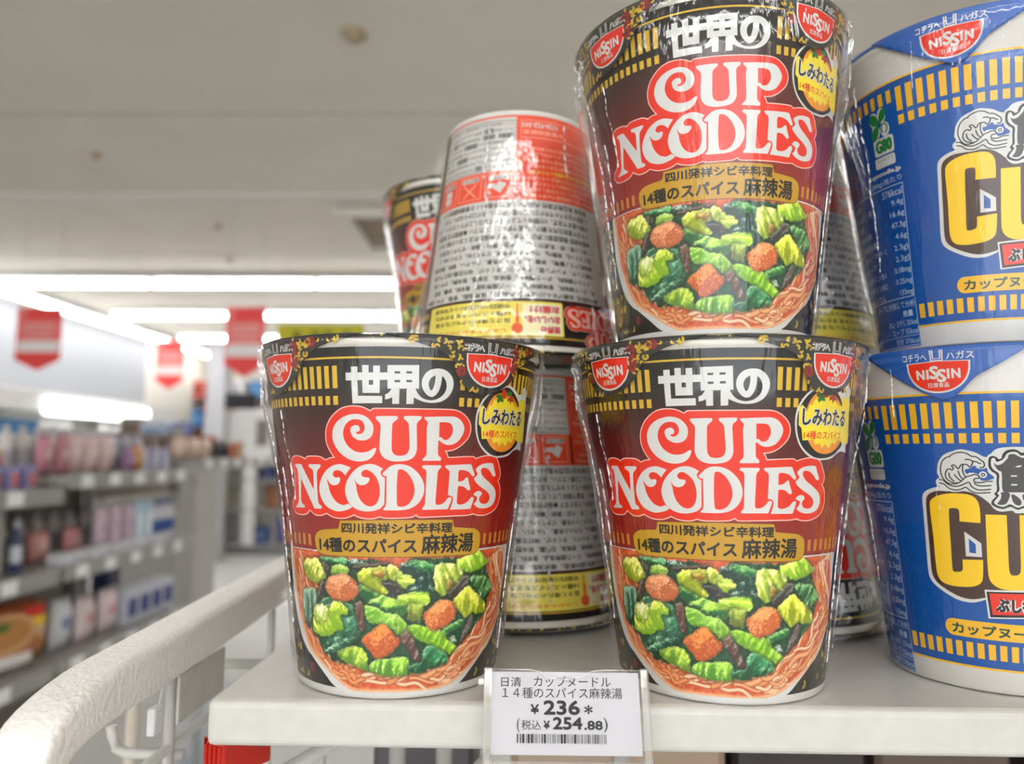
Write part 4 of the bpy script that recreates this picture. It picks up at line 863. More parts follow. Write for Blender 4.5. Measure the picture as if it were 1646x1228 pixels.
# ceiling fittings
for i, (px, py, r) in enumerate(((568, 58, .042), (155, 250, .022), (350, 365, .022), (370, 418, .03))):
    d = (at(px, py, 1.0) - Vector((0, 0, CAM_Z))); t = (Z_CEIL - .012 - CAM_Z) / d.z; p = Vector((0, 0, CAM_Z)) + d * t
    bm = bmesh.new(); add_lathe(bm, [(0, -.03), (r * .5, -.03), (r * .62, -.016), (r, -.012), (r, 0)], 20)
    o = mesh_obj('ceiling_sensor', bm, mat('sensor plastic', (176, 160, 128), .5), None, loc=(p.x, p.y, Z_CEIL))
    tag(o, ['large beige round detector on the near ceiling', 'small dark round fitting on the left of the ceiling', 'small round fitting near the ceiling trim', 'small beige round detector above the front lamp row'][i], 'detector')
r = empty('air_conditioner', (-.62, 4.42, Z_CEIL), 0, 'square ceiling air conditioner panel behind the stacked cups', 'air conditioner')
for d in ((-.45, -.37, -.4, .4), (.37, .45, -.4, .4), (-.37, .37, -.4, -.32), (-.37, .37, .32, .4)): box('panel_frame', (d[0], d[1], d[2], d[3], -.05, 0), mat('ac frame', (230, 228, 216), .5), r, .006)
box('intake_grille', (-.36, .36, -.31, .31, -.03, 0), mat('ac grille', (150, 136, 118), .6), r)
for y in (-.26, .2): box('air_slot', (-.2, .3, y, y + .05, -.036, -.028), mat('ac slot', (70, 62, 54), .6), r)

# ------------------------------------------------------------------ hanging banners
BRED = mat('banner red', (246, 74, 74), .5); BPINK = mat('banner light red', (252, 122, 120), .5); BWHITE = mat('banner white', (244, 238, 236), .5)
def banner(px0, px1, py0, py1, Y, label):
    a, b = at(px0, py0, Y), at(px1, py1, Y); w, h = b.x - a.x, a.z - b.z; tip = h * .17
    r = empty('hanging_banner', ((a.x + b.x) / 2, Y, b.z), 0, label, 'banner')
    def plate(name, x0, x1, z0, z1, y, m, point=0):
        bm = bmesh.new(); pts = [(x0, z1), (x0, z0), (x1, z0), (x1, z1)]
        if point: pts = [(x0, z1), (x0, z0 + point), ((x0 + x1) / 2, z0), (x1, z0 + point), (x1, z1)]
        f = [bm.verts.new((x, y - .001, z)) for x, z in pts]; g = [bm.verts.new((x, y + .001, z)) for x, z in pts]; n = len(pts)
        bm.faces.new(f); bm.faces.new(g[::-1])
        for i in range(n): bm.faces.new([f[i], g[i], g[(i + 1) % n], f[(i + 1) % n]])
        bmesh.ops.recalc_face_normals(bm, faces=bm.faces)
        return mesh_obj(name, bm, m, r)
    hw = w / 2
    plate('banner_board', -hw, hw, 0, h, 0, BPINK, tip)
    plate('banner_head', -hw * .55, hw, h * .80, h * .985, -.003, BRED)
    plate('banner_point', -hw * .97, hw * .97, h * .02, h * .29, -.003, BRED, tip)
    plate('white_field', -hw * .9, hw * .95, h * .29, h * .47, -.003, BWHITE)
    for k, (z, q) in enumerate(((.71, .62), (.63, .75), (.53, .6))): plate('white_line', -hw * q, hw * q, h * z, h * (z + .035), -.003, mat('banner pale print', (240, 184, 180), .5))
    for x in (-hw * .8, hw * .8): tube('hanging_wire', [(x, 0, h), (x, 0, Z_CEIL - b.z)], .0012, mat('wire', (200, 200, 200), .3, metal=1), r, 5)
banner(29, 95, 494, 596, 4.2, 'red pointed banner hanging before the white wall, furthest left')
banner(253, 293, 547, 626, 6.4, 'smallest red pointed banner hanging before the beige wall')
banner(364, 424, 494, 607, 3.9, 'red pointed banner hanging just left of the front left cup')
a, b = at(446, 521, 5.2), at(584, 575, 5.2)
r = empty('hanging_sign', ((a.x + b.x) / 2, 5.2, b.z), 0, 'yellow green sign with dark marks hanging behind the cups', 'sign'); hw, h = (b.x - a.x) / 2, a.z - b.z
box('sign_board', (-hw, hw, -.004, .004, 0, h), mat('sign yellow', (206, 200, 34), .5), r)
for i, x in enumerate((-.62, -.2, .1, .52)): box('dark_mark', (hw * x, hw * (x + .16), -.006, -.004, h * (.1 + .12 * (i % 2)), h * .8), mat('sign mark', (120, 116, 30), .6), r)
for x in (-hw * .8, hw * .8): tube('hanging_wire', [(x, 0, h), (x, 0, Z_CEIL - b.z)], .0012, mat('wire', (200, 200, 200), .3, metal=1), r, 5)

# ------------------------------------------------------------------ goods
def pouch_bm(w, h, d, nx=6, nz=8):
    bm = bmesh.new(); g = {}
    for s in (-1, 1):
        for i in range(nx + 1):
            for j in range(nz + 1):
                x, z = i / nx * 2 - 1, j / nz
                k = (1 - x ** 4) * min(1, max(0, (z - .06) / .16)) ** .6 * min(1, max(0, (.94 - z) / .16)) ** .6
                if (i in (0, nx) or j in (0, nz)) and s > 0: g[s, i, j] = g[-1, i, j]; continue
                g[s, i, j] = bm.verts.new((x * w / 2 * (1 - .05 * k), s * (d / 2 * k + .0006), z * h))
        for i in range(nx):
            for j in range(nz):
                q = [g[s, i, j], g[s, i + 1, j], g[s, i + 1, j + 1], g[s, i, j + 1]]
                f = bm.faces.new(q if s < 0 else q[::-1]); f.smooth = True
    return bm
GOODS = {}
def good(kind, w, h, d, c, c2, loc, rz, name, label, cat, group=None):
    'a pouch, carton or bottle with a printed panel of a second colour'
    key = (kind, round(w, 3), round(h, 3), round(d, 3), c, c2)
    if key in GOODS:
        r = copy_tree(GOODS[key])
    else:
        r = empty(name, (0, 0, 0)); m = mat('pack %d %d %d' % c, c, .4); m2 = mat('pack %d %d %d' % c2, c2, .4)
        if kind == 'pouch':
            mesh_obj('packet_body', pouch_bm(w, h, d), m, r)
            bm = pouch_bm(w * .74, h * .42, d * 1.03, 5, 5); o = mesh_obj('printed_panel', bm, m2, r); o.location = (0, -.0012, h * .3)
        elif kind == 'carton':
            box('carton_body', (-w / 2, w / 2, -d / 2, d / 2, 0, h), m, r, min(w, h, d) * .04, 1)
            box('printed_panel', (-w * .36, w * .36, -d / 2 - .0012, -d / 2 + .001, h * .22, h * .74), m2, r)
        else:
            bm = bmesh.new(); add_lathe(bm, [(0, 0), (w * .46, 0), (w * .5, h * .03), (w * .5, h * .62), (w * .3, h * .8), (w * .19, h * .86), (w * .19, h * .88)], 16); mesh_obj('bottle_body', bm, m, r)
            bm = bmesh.new(); add_lathe(bm, [(w * .22, h * .87), (w * .22, h), (0, h)], 14); mesh_obj('bottle_cap', bm, m2, r)
            bm = bmesh.new(); add_lathe(bm, [(w * .505, h * .2), (w * .505, h * .52)], 16); mesh_obj('bottle_label', bm, m2, r)
        GOODS[key] = r
    r.name = name; r.location = loc; r.rotation_euler = (0, 0, rz); tag(r, label, cat, group)
    return r

# ------------------------------------------------------------------ shelving across the aisle, on the left
GREY = mat('shelf grey', (168, 166, 162), .4, .4); STEEL = mat('shelf lip', (158, 157, 154), .3, .5); BACKP = mat('shelf back', (150, 143, 132), .6); DARK = mat('navy carton', (24, 28, 38), .5)  # DARK is the navy box's own colour
XF, XB = -1.2, -1.62
def gondola(y0, y1, shelves, label, zb=.05):
    r = empty('store_shelving', (XF, (y0 + y1) / 2, 0), 0, label, 'shelves'); L = (y1 - y0) / 2; D = XB - XF
    box('back_panel', (D - .02, D, -L, L, zb, 1.36), BACKP, r)
    if zb < 1: box('base_plinth', (D, .05, -L, L, 0, .12), GREY, r, .004); box('front_panel', (-.03, -.01, -L, L, .12, .60), mat('panel grey', (214, 214, 212), .4), r, .003)
    for s in (-L + .012, L - .012): box('upright', (D - .02, D + .03, s - .012, s + .012, 0, 1.4), GREY, r)
    for z in shelves:
        s = box('shelf', (D, 0, -L, L, z - .022, z), GREY, r, .003, 1)
        box('price_rail', (-.002, .012, -L, L, z - .034, z + .008), STEEL, s, .002, 1)
        n = int((y1 - y0) / .14)
        for k in range(n):
            y = -L + .07 + k * .14; c = box('price_card_glint', (.0125, .0135, y - .028, y + .028, z - .03, z + .004), mat('price card and glint', (244, 244, 246), .3), s)  # white cards, also standing in for glints on the glossy rail
    return r
gondola(1.00, 1.96, (.735, .975, 1.178), 'nearest grey store shelving bay across the aisle on the left')
gondola(1.99, 2.75, (.735, .975, 1.212), 'second grey store shelving bay behind the nearest one')
gondola(2.78, 3.52, (1.250,), 'furthest grey store shelving bay with only a top shelf', 1.1)
HP = math.pi / 2
def row(kind, ys, x, z, w, h, d, c, c2, name, label, cat, group, jit=.2):
    for k, y in enumerate(ys): good(kind, w, h, d, c, c2, (x, y, z + .0005), HP + random.uniform(-jit, jit) * .3, name, label + (', %s from the left' % ORD[k] if len(ys) > 1 else ''), cat, group if len(ys) > 1 else None)
def fr(a, b, n): return [a + (b - a) * i / max(n - 1, 1) for i in range(n)]
Z1, Z1B, Z1C, Z2, Z3 = 1.178, 1.212, 1.250, .975, .735
row('pouch', fr(1.60, 1.84, 3), -1.30, Z1, .085, .095, .04, (150, 84, 76), (214, 170, 160), 'snack_packet', 'dull red snack packet on the top shelf at far left', 'snack', 'dull red packets on the top shelf')
row('pouch', [1.93], -1.36, Z1, .06, .105, .03, (226, 186, 70), (240, 220, 150), 'snack_packet', 'single yellow snack packet on the top shelf at far left', 'snack', None)
row('carton', fr(1.70, 1.90, 4), -1.25, Z1, .034, .062, .03, (150, 150, 196), (216, 120, 130), 'candy_box', 'lavender candy box with pink front on the nearest top shelf', 'box', 'lavender boxes on the top shelf')
row('carton', [2.16], -1.52, Z1B + .002, .22, .155, .1, (60, 140, 200), (236, 240, 244), 'display_box', 'blue display box with white window on the top shelf', 'box', None)
row('pouch', fr(2.04, 2.12, 2), -1.30, Z1B, .06, .11, .03, (192, 128, 142), (226, 196, 200), 'snack_packet', 'pink snack packet on the second bay top shelf', 'snack', 'pink packets on the top shelf')
row('pouch', fr(2.18, 2.36, 3), -1.31, Z1B, .075, .115, .035, (226, 196, 196), (240, 224, 216), 'snack_packet', 'pale pink snack packet on the second bay top shelf', 'snack', 'pale pink packets on the top shelf')
row('pouch', [2.42], -1.27, Z1B, .05, .075, .03, (146, 108, 150), (200, 170, 200), 'snack_packet', 'small purple snack packet on the second bay top shelf', 'snack', None)
row('pouch', [2.49], -1.28, Z1B, .06, .085, .03, (206, 140, 60), (230, 190, 120), 'snack_packet', 'small orange snack packet on the second bay top shelf', 'snack', None)
row('carton', fr(2.55, 2.70, 3), -1.30, Z1B, .05, .08, .04, (186, 184, 214), (224, 222, 236), 'candy_box', 'pale lavender box on the second bay top shelf', 'box', 'pale lavender boxes on the top shelf')
row('carton', fr(2.33, 2.69, 4), -1.52, Z1B, .10, .14, .07, (226, 226, 226), (206, 206, 210), 'white_box', 'white box standing at the back of the second bay top shelf', 'box', 'white boxes on the top shelf')
row('pouch', fr(2.84, 3.06, 3), -1.30, Z1C, .08, .085, .04, (224, 196, 176), (236, 214, 196), 'snack_packet', 'beige snack packet on the furthest top shelf', 'snack', 'beige packets on the top shelf')
row('bottle', fr(3.14, 3.22, 2), -1.28, Z1C, .035, .075, .035, (60, 56, 56), (40, 44, 60), 'dark_bottle', 'small dark bottle on the furthest top shelf', 'bottle', 'dark bottles on the top shelf')
row('carton', [3.29], -1.29, Z1C, .05, .06, .04, (190, 60, 50), (220, 130, 110), 'candy_box', 'small red box on the furthest top shelf', 'box', None)
row('carton', [3.38], -1.29, Z1C, .06, .075, .04, (200, 150, 106), (220, 190, 160), 'candy_box', 'small tan box on the furthest top shelf', 'box', None)
row('carton', fr(1.62, 1.92, 4), -1.47, Z1, .07, .135, .06, (206, 200, 196), (176, 120, 110), 'candy_box', 'greyish box with brick red print on the nearest top shelf', 'box', 'greyish boxes at the back of the top shelf')
row('bottle', fr(2.03, 2.30, 5), -1.40, Z1B, .045, .135, .045, (214, 212, 208), (190, 190, 196), 'jar', 'small whitish jar behind the pink packets', 'jar', 'whitish jars on the top shelf')
row('pouch', fr(2.46, 2.72, 4), -1.40, Z1B, .07, .12, .035, (176, 172, 190), (214, 204, 200), 'snack_packet', 'greyish lilac packet behind the pale lavender boxes', 'snack', 'greyish lilac packets on the top shelf')
row('carton', fr(2.84, 3.44, 6), -1.42, Z1C, .08, .085, .06, (128, 112, 104), (170, 150, 140), 'candy_box', 'brown grey box at the back of the furthest top shelf', 'box', 'brown grey boxes on the furthest top shelf')
row('pouch', fr(1.70, 1.93, 3), -1.56, Z2, .08, .12, .03, (150, 120, 110), (200, 180, 170), 'packet', 'brownish packet at the back of the nearest middle shelf', 'packet', 'brownish packets on the middle shelf')
row('bottle', fr(2.05, 2.45, 6), -1.42, Z2, .05, .13, .05, (196, 190, 182), (150, 150, 160), 'bottle', 'greyish bottle at the back of the second middle shelf', 'bottle', 'greyish bottles on the middle shelf')
# middle shelf
tag(box('navy_box', (-1.50, -1.30, 1.62, 1.80, Z2 + .0005, Z2 + .165), DARK, None, .003), 'dark navy box on the middle shelf at far left', 'box')
tag(box('grey_divider', (-1.58, -1.26, 1.83, 1.845, Z2 + .0005, Z2 + .17), GREY, None, .002), 'grey divider board beside the dark navy box', 'divider')
row('bottle', [1.905], -1.27, Z2, .03, .13, .03, (70, 76, 110), (220, 224, 230), 'bottle', 'slim dark blue bottle on the middle shelf', 'bottle', None)
row('pouch', fr(2.10, 2.26, 2), -1.34, Z2, .09, .085, .04, (226, 160, 156), (240, 210, 206), 'packet', 'salmon pink packet on the middle shelf', 'packet', 'salmon packets on the middle shelf')
row('pouch', fr(2.30, 2.46, 3), -1.28, Z2, .06, .145, .03, (214, 190, 204), (200, 160, 190), 'packet', 'tall lilac packet on the middle shelf', 'packet', 'lilac packets on the middle shelf')
row('carton', fr(2.50, 2.56, 2), -1.28, Z2, .045, .14, .04, (190, 216, 234), (236, 244, 250), 'packet', 'light blue tall box on the middle shelf', 'box', 'light blue boxes on the middle shelf')
row('bottle', fr(2.60, 2.74, 4), -1.28, Z2, .036, .14, .036, (220, 220, 226), (44, 84, 160), 'bottle', 'white bottle with blue cap and label on the middle shelf', 'bottle', 'blue capped bottles on the middle shelf')
row('carton', fr(2.08, 2.56, 5), -1.245, Z2, .08, .03, .06, (236, 236, 240), (216, 218, 230), 'packet', 'flat white packet lying at the lip of the middle shelf', 'packet', 'flat white packets on the middle shelf')
# lower shelf: noodle multipacks, tissues
def multipack(x, y, z, rz):
    r = empty('noodle_multipack', (x, y, z + .0005), rz, 'large red and brown multipack of noodles showing a bowl on the low shelf', 'noodles')
    mesh_obj('wrapper', pouch_bm(.25, .165, .09, 12, 10), mat('pack wrapper', (196, 96, 48), .35, grain=.3, gscale=30), r)
    p = pouch_bm(.235, .05, .085, 8, 5); o = mesh_obj('white_band', p, mat('pack band', (236, 232, 228), .4), r); o.location = (0, -.006, .006)
    def disc(name, rx, rz, cz, yy, c, cx=0):
        bm = bmesh.new(); add_lathe(bm, [(0, .006), (.7, .004), (1, 0)], 28); o = mesh_obj(name, bm, mat('pack %d %d %d' % c, c, .4, grain=.25, gscale=60), r)
        o.scale = (rx, rz, 1); o.rotation_euler = (HP, 0, 0); o.location = (cx, yy, cz)
    disc('bowl_picture', .085, .05, .098, -.046, (226, 176, 120)); disc('noodle_picture', .07, .038, .1, -.049, (196, 136, 70)); disc('herb_picture', .022, .012, .118, -.054, (90, 120, 50), -.015)
    box('red_corner', (.06, .118, -.036, -.033, .128, .152), mat('pack 214 40 34', (214, 40, 34), .4), r); box('yellow_corner', (.07, .118, -.04, -.037, .104, .126), mat('pack 236 196 60', (236, 196, 60), .4), r)
multipack(-1.30, 1.88, Z3, HP - .25)
row('pouch', [2.045], -1.30, Z3, .07, .15, .04, (206, 140, 84), (230, 200, 170), 'packet', 'orange brown packet beside the noodle multipack', 'packet', None)
row('pouch', [2.14], -1.29, Z3, .09, .14, .04, (222, 224, 226), (110, 140, 180), 'packet', 'white packet with blue print right of the noodle multipack', 'packet', None)
row('pouch', fr(2.24, 2.36, 2), -1.28, Z3, .09, .13, .04, (232, 214, 216), (216, 150, 156), 'packet', 'white and rose packet on the low shelf', 'packet', 'rose packets on the low shelf')
row('carton', fr(2.46, 2.70, 4), -1.28, Z3, .075, .11, .06, (206, 210, 222), (58, 66, 140), 'packet', 'white box with blue print on the low shelf', 'box', 'blue printed boxes on the low shelf')
row('carton', [2.66], -1.45, Z3, .08, .19, .06, (64, 76, 116), (40, 50, 84), 'packet', 'dark blue box behind the blue printed boxes', 'box', None)
row('pouch', fr(2.86, 3.42, 3), -1.27, 0, .2, .3, .09, (206, 210, 218), (170, 182, 206), 'paper_bundle', 'big pale blue bundle on the floor at the furthest bay', 'bundle', 'pale blue bundles')

# ------------------------------------------------------------------ far side of the shop
def furn(name, label, cat, x, y, parts, rz=0):
    r = empty(name, (x, y, 0), rz, label, cat)
    for nm, d, m, bev in parts: box(nm, d, m, r, bev)
    return r
PALE = mat('pale grey casing', (206, 206, 204), .5); WHT = mat('white casing', (228, 228, 226), .5); BRN = mat('brown shelf', (128, 104, 90), .6); BLK = mat('black screen', (26, 30, 34), .25)
# wall cooler with lit canopy, along the left wall
r = furn('wall_cooler', 'long open wall cooler with lit white canopy under the white wall', 'cooler', -4.2, 6.2, [('cooler_back', (-.36, -.3, -2.2, 2.8, .1, 1.62), PALE, 0), ('cooler_base', (-.36, .3, -2.2, 2.8, 0, .5), WHT, .01), ('canopy', (-.36, .06, -2.2, 2.8, 1.62, 1.80), PALE, .01)])
LITC = bpy.data.materials.new('lit canopy'); LITC.use_nodes = True; _b = LITC.node_tree.nodes['Principled BSDF']; _b.inputs['Emission Color'].default_value = (1, 1, .97, 1); _b.inputs['Emission Strength'].default_value = 2.2
for k, (a, b) in enumerate(((.35, .9), (.93, 1.5), (1.53, 2.1))): box('canopy_lamp', (.06, .10, a - .1, b - .1, 1.60, 1.74), LITC, r)
for z in (.8, 1.1, 1.38): s = box('shelf', (-.3, .24, -2.2, 2.8, z - .02, z), PALE, r); box('price_rail', (.24, .255, -2.2, 2.8, z - .035, z + .01), STEEL, s)
for z, c, nm in ((1.38, (236, 236, 236), 'upper'), (1.1, (226, 222, 212), 'middle')):
    row('carton', fr(4.3, 8.8, 16), -4.08, z, .2, .15, .14, c, (206, 206, 210) if nm == 'upper' else (214, 196, 160), 'drink_carton', 'whitish carton on the %s shelf of the wall cooler' % nm, 'carton', 'cartons in the wall cooler, %s shelf' % nm)
# pale gondola tops with yellow edge in mid distance
a = at(186, 712, 5.0); b = at(300, 712, 5.0)
r = furn('island_shelving', 'mid distance shelving with pale yellow top edge', 'shelves', (a.x + b.x) / 2, 5.0, [('shelf_body', (-.3, .3, .03, .4, 0, a.z - .05), GREY, .005), ('yellow_edge', (-.3, .12, -.01, .03, a.z - .055, a.z + .035), mat('pale yellow edge', (226, 224, 160), .5), .004), ('red_edge', (.12, .42, -.012, .03, a.z - .03, a.z + .05), mat('red edge', (170, 60, 44), .5), .004), ('top_board', (-.3, .42, 0, .4, a.z - .05, a.z - .02), GREY, .003)])
zt = a.z - .02
for (px, w, h, c, c2, lab) in ((215, .14, .2, (150, 144, 140), (110, 90, 80), 'grey brown box on the mid distance shelving'), (252, .17, .17, (196, 210, 228), (130, 170, 214), 'pale blue box on the mid distance shelving'), (290, .09, .16, (90, 110, 190), (150, 160, 210), 'violet blue box on the mid distance shelving')):
    p = at(px, 700, 5.2); good('carton', w, h, .12, c, c2, (p.x, 5.2, zt + .0005), 0, 'far_box', lab, 'box')
# copier-like machine, monitor and counter
a, b = at(326, 742, 9.75), at(440, 660, 9.75)
r = furn('counter_machine', 'pale grey boxy machine with reddish top on the end rack', 'machine', (a.x + b.x) / 2, 9.72, [('machine_casing', (-.45, .45, 0, .40, 1.2005, b.z - .03), PALE, .02), ('machine_top', (-.33, .48, -.01, .4, b.z - .03, b.z + .03), WHT, .01), ('red_trim', (-.45, -.03, -.015, .02, b.z - .01, b.z + .05), mat('machine red', (206, 120, 110), .5), .004), ('side_window', (.24, .40, -.012, .0, b.z - .45, b.z - .12), mat('machine window', (110, 100, 100), .4), .004)])
a, b = at(362, 658, 7.6), at(412, 632, 7.6)
r = empty('monitor', ((a.x + b.x) / 2, 7.6, 0), 0, 'wide black screen above the pale machine', 'screen'); w = (b.x - a.x) / 2
box('screen_panel', (-w, w, -.02, .02, a.z, b.z), BLK, r, .004); box('screen_hanger', (-.02, .02, 0, .03, b.z, Z_CEIL), PALE, r)
p = at(352, 620, 9.2); furn('pillar', 'slim grey pillar in front of the dim back wall', 'pillar', p.x, 9.2, [('pillar_shaft', (-.11, .11, -.1, .1, 0, Z_CEIL - .001), mat('pillar grey', (176, 176, 180), .6), .005), ('pillar_foot', (-.125, .125, -.115, .115, 0, .1), GREY, .004)])
p = at(372, 600, 10.2)
r = furn('rear_cabinet', 'dim brown rear shelving against the back wall', 'shelves', p.x + .3, 10.55, [('cabinet_back', (-1.0, 3.5, .2, .3, 0, 2.3), WALL_D, 0), ('cabinet_base', (-1.0, 3.5, -.2, .2, 0, .8), BRN, .01)] + [('shelf', (-1.0, 3.5, -.2, .2, z, z + .03), BRN, 0) for z in (1.2, 1.6, 2.0)])
cols = [((206, 96, 84), (150, 60, 60)), ((40, 110, 180), (90, 150, 200)), ((196, 190, 40), (220, 214, 110)), ((120, 100, 96), (160, 140, 130)), ((190, 190, 190), (150, 150, 160))]; cn = ['red', 'blue', 'yellow', 'brown', 'grey']
for z, nm in ((1.23, 'lower'), (1.63, 'middle'), (2.03, 'top')):
    for k in range(9):
        c = (k * 2 + int(z * 10)) % 5; good('carton', .2, .24, .16, cols[c][0], cols[c][1], (p.x - .55 + .28 * k, 10.47, z + .0005), 0, 'far_carton', '%s carton on the %s shelf of the rear cabinet, %s from the left' % (cn[c], nm, ORD[k]), 'carton', '%s cartons, %s rear shelf' % (cn[c], nm))
# racks at the end of the aisle
p = at(385, 880, 9.9); q = at(312, 800, 9.9)
r = furn('end_rack', 'white end rack with posts at the end of the aisle', 'shelves', p.x, 9.9, [('rack_back', (-1.0, .9, .3, .34, .05, 1.15), WALL_B, 0), ('rack_base', (-1.0, .9, -.12, .34, 0, .1), mat('plinth grey', (110, 108, 106), .5), .01)] + [('post', (x - .05, x + .05, -.1, .0, .1, 1.15), WHT, .01) for x in (-.56, .12)] + [('post', (.02, .2, -.08, -.02, .12, 1.15), PALE, .01)] + [('shelf', (-1.0, .9, -.1, .3, z, z + .02), GREY, 0) for z in (.1, .55, .93)] + [('top_board', (-1.0, .9, -.15, .34, 1.15, 1.2), PALE, .005)])
for (px, z, w, h, c, c2, lab, n) in ((333, .55, .13, .3, (190, 176, 30), (214, 206, 70), 'yellow bag hanging in the end rack', 2), (347, .1, .12, .36, (80, 60, 130), (120, 100, 160), 'purple bag at the foot of the end rack', 1), (328, .1, .12, .3, (200, 196, 200), (180, 150, 190), 'pale lilac bag at the foot of the end rack', 1),
                              (405, .1, .3, .22, (58, 84, 136), (110, 130, 170), 'navy box low in the end rack', 1), (428, .55, .2, .3, (166, 112, 80), (120, 80, 70), 'brown bag in the end rack', 1), (420, .93, .2, .16, (54, 66, 120), (90, 100, 150), 'dark blue box high in the end rack', 1), (452, .1, .25, .36, (110, 110, 190), (190, 90, 90), 'blue and red bag at the right of the end rack', 1), (447, .93, .18, .18, (180, 186, 70), (200, 204, 120), 'yellow green bag high in the end rack', 1)):
    for k in range(n): o = at(px + k * 17 - (n - 1) * 4, 800, 9.8); good('pouch' if 'bag' in lab else 'carton', w, h, .1, c, c2, (o.x, 10.06, z + .0205), 0, 'far_packet', lab + (', %s from the left' % ORD[k] if n > 1 else ''), 'packet', 'yellow bags in the end rack' if n > 1 else None)
# ------------------------------------------------------------------ the display rack in front
PAINT = mat('cream white paint', (206, 205, 200), .38, .45, grain=.05, gscale=160, bump=.12)
WORN = mat('worn white paint', (252, 251, 248), .42, .4, grain=.05, gscale=420, bump=.9)
r = empty('display_shelf', (-.0965, .240, SHELF_Z), 0, 'cream white metal shelf board the noodle cups stand on', 'shelf')
bm = bmesh.new()                                                   # pan with a rolled front lip and rounded corners
add_box(bm, 0, .62, 0, .42, -.0045, 0, .0014, 3); mesh_obj('shelf_top', bm, PAINT, r)
bm = bmesh.new(); add_box(bm, -.0005, .62, -.0012, .004, -.0138, -.0002, .0022, 4); mesh_obj('front_lip', bm, PAINT, r)
bm = bmesh.new(); add_box(bm, -.0005, .0025, .004, .42, -.0138, -.0006, .0010, 2); mesh_obj('side_lip', bm, PAINT, r)

r = empty('guard_rail', (-.125, 0, SHELF_Z), 0, 'thick white curved side rail of the display rack with worn paint', 'rail')
# flat tube bent over at the front: upper and lower edge as (y, z)
TOPE = [(.60, .0112), (.50, .0110), (.40, .0107), (.30, .0101), (.265, .0098), (.250, .0093), (.2374, .0084), (.2295, .0072), (.2224, .0057), (.2165, .0040), (.2121, .0021), (.2092, .0001), (.2070, -.0022), (.2052, -.0050), (.2040, -.0085), (.2032, -.0130), (.2026, -.020), (.2024, -.06), (.2024, -.50)]
LOWE = [(.60, -.0070), (.50, -.0070), (.40, -.0071), (.30, -.0072), (.265, -.0072), (.250, -.0072), (.2420, -.0073), (.2360, -.0075), (.2310, -.0079), (.2270, -.0084), (.2235, -.0090), (.2205, -.0098), (.2182, -.0108), (.2165, -.0122), (.2153, -.0142), (.2145, -.0175), (.2141, -.023), (.2140, -.06), (.2140, -.50)]
WID = .0172; bm = bmesh.new(); prev = None
sec = []
for sx, sz, a0 in ((0, 1, 0), (-1, 1, 90), (-1, 0, 180), (0, 0, 270)):
    for k in range(6): sec.append((sx, sz, math.radians(a0 + k * 18)))
for (ty, tz), (by, bz) in zip(TOPE, LOWE):
    tz += max(0, ty - .265) * .032; bz += max(0, by - .265) * .034
    d = Vector((0, ty - by, tz - bz)); h = d.length; d /= h; rr = .0030; ring = []
    for sx, sz, a in sec:
        x = (-rr if sx == 0 else -WID + rr) + rr * math.cos(a); q = (h - rr if sz else rr) + rr * math.sin(a)
        ring.append(bm.verts.new(Vector((x, by, bz)) + d * q))
    if prev:
        for k in range(len(sec)):
            f = bm.faces.new([prev[k], prev[(k + 1) % len(sec)], ring[(k + 1) % len(sec)], ring[k]]); f.smooth = True
    else: bm.faces.new(ring)
    prev = ring
bm.faces.new(prev[::-1]); bmesh.ops.recalc_face_normals(bm, faces=bm.faces); mesh_obj('curved_rail', bm, WORN, r)
for y in (.295, .408, .52): tube('upright_rod', [(-.0085, y, -.006), (-.0085, y, -.5)], .0021, PAINT, r)
for z in (-.035, -.2): tube('cross_rod', [(-.0085, .215, z), (-.0085, .55, z)], .0019, PAINT, r)
tube('prong', [(-.0375, .308, -.0320), (-.0368, .308, -.0360), (-.0350, .308, -.0400), (-.0315, .308, -.0420), (-.027, .308, -.0423), (-.008, .308, -.0423)], .0021, PAINT, r, 12)
box('holder_plate', (-.0048, -.0036, .291, .334, -.0255, -.0075), mat('milky plastic', (204, 202, 196), .35, grain=.1, gscale=120), r, .0005)
tube('tag_string', [(-.0040, .2786, -.0066), (-.0040, .2770, -.010), (-.0040, .2758, -.0135)], .0004, mat('white string', (230, 230, 230), .5), r, 5)
bm = bmesh.new(); add_box(bm, -.0055, -.0025, .2700, .2765, -.0225, -.0130, .0008, 2); mesh_obj('string_tag', bm, mat('white tag', (240, 240, 242), .4), r)
tube('cross_bar', [(-.0085, .342, -.0168), (.60, .342, -.0168)], .0023, PAINT, r)
o = tube('slim_post', [(-.25, .5, 0), (-.25, .5, 1.12)], .0042, mat('cream post', (206, 198, 184), .5)); tag(o, 'slim cream post standing behind the curved side rail', 'post')

# red serrated plastic strip under the shelf corner
r = empty('red_clip', (-.0955, .272, SHELF_Z - .0195), math.radians(-28), 'red serrated plastic clip under the shelf corner', 'clip'); RP = mat('red plastic', (206, 40, 26), .3, .5)
box('clip_body', (-.004, .005, -.015, .006, -.012, 0), RP, r, .001); box('clip_back', (.005, .012, -.006, .006, -.003, .0005), mat('dark red plastic', (150, 34, 26), .35), r, .0008)
bm = bmesh.new()
for k in range(8):
    y = -.015 + k * .0024; v = [bm.verts.new(p) for p in ((-.004, y, .0003), (-.004, y + .0024, .0003), (-.0058, y + .0012, .0003), (-.004, y, -.006), (-.004, y + .0024, -.006), (-.0058, y + .0012, -.006))]
    bm.faces.new(v[:3]); bm.faces.new([v[5], v[4], v[3]]); bm.faces.new([v[0], v[2], v[5], v[3]]); bm.faces.new([v[2], v[1], v[4], v[5]])
mesh_obj('teeth', bm, RP, r)
for k in range(4): box('rib', (-.0030 + k * .0021, -.0019 + k * .0021, -.0158, -.0148, -.011, -.001), RP, r)

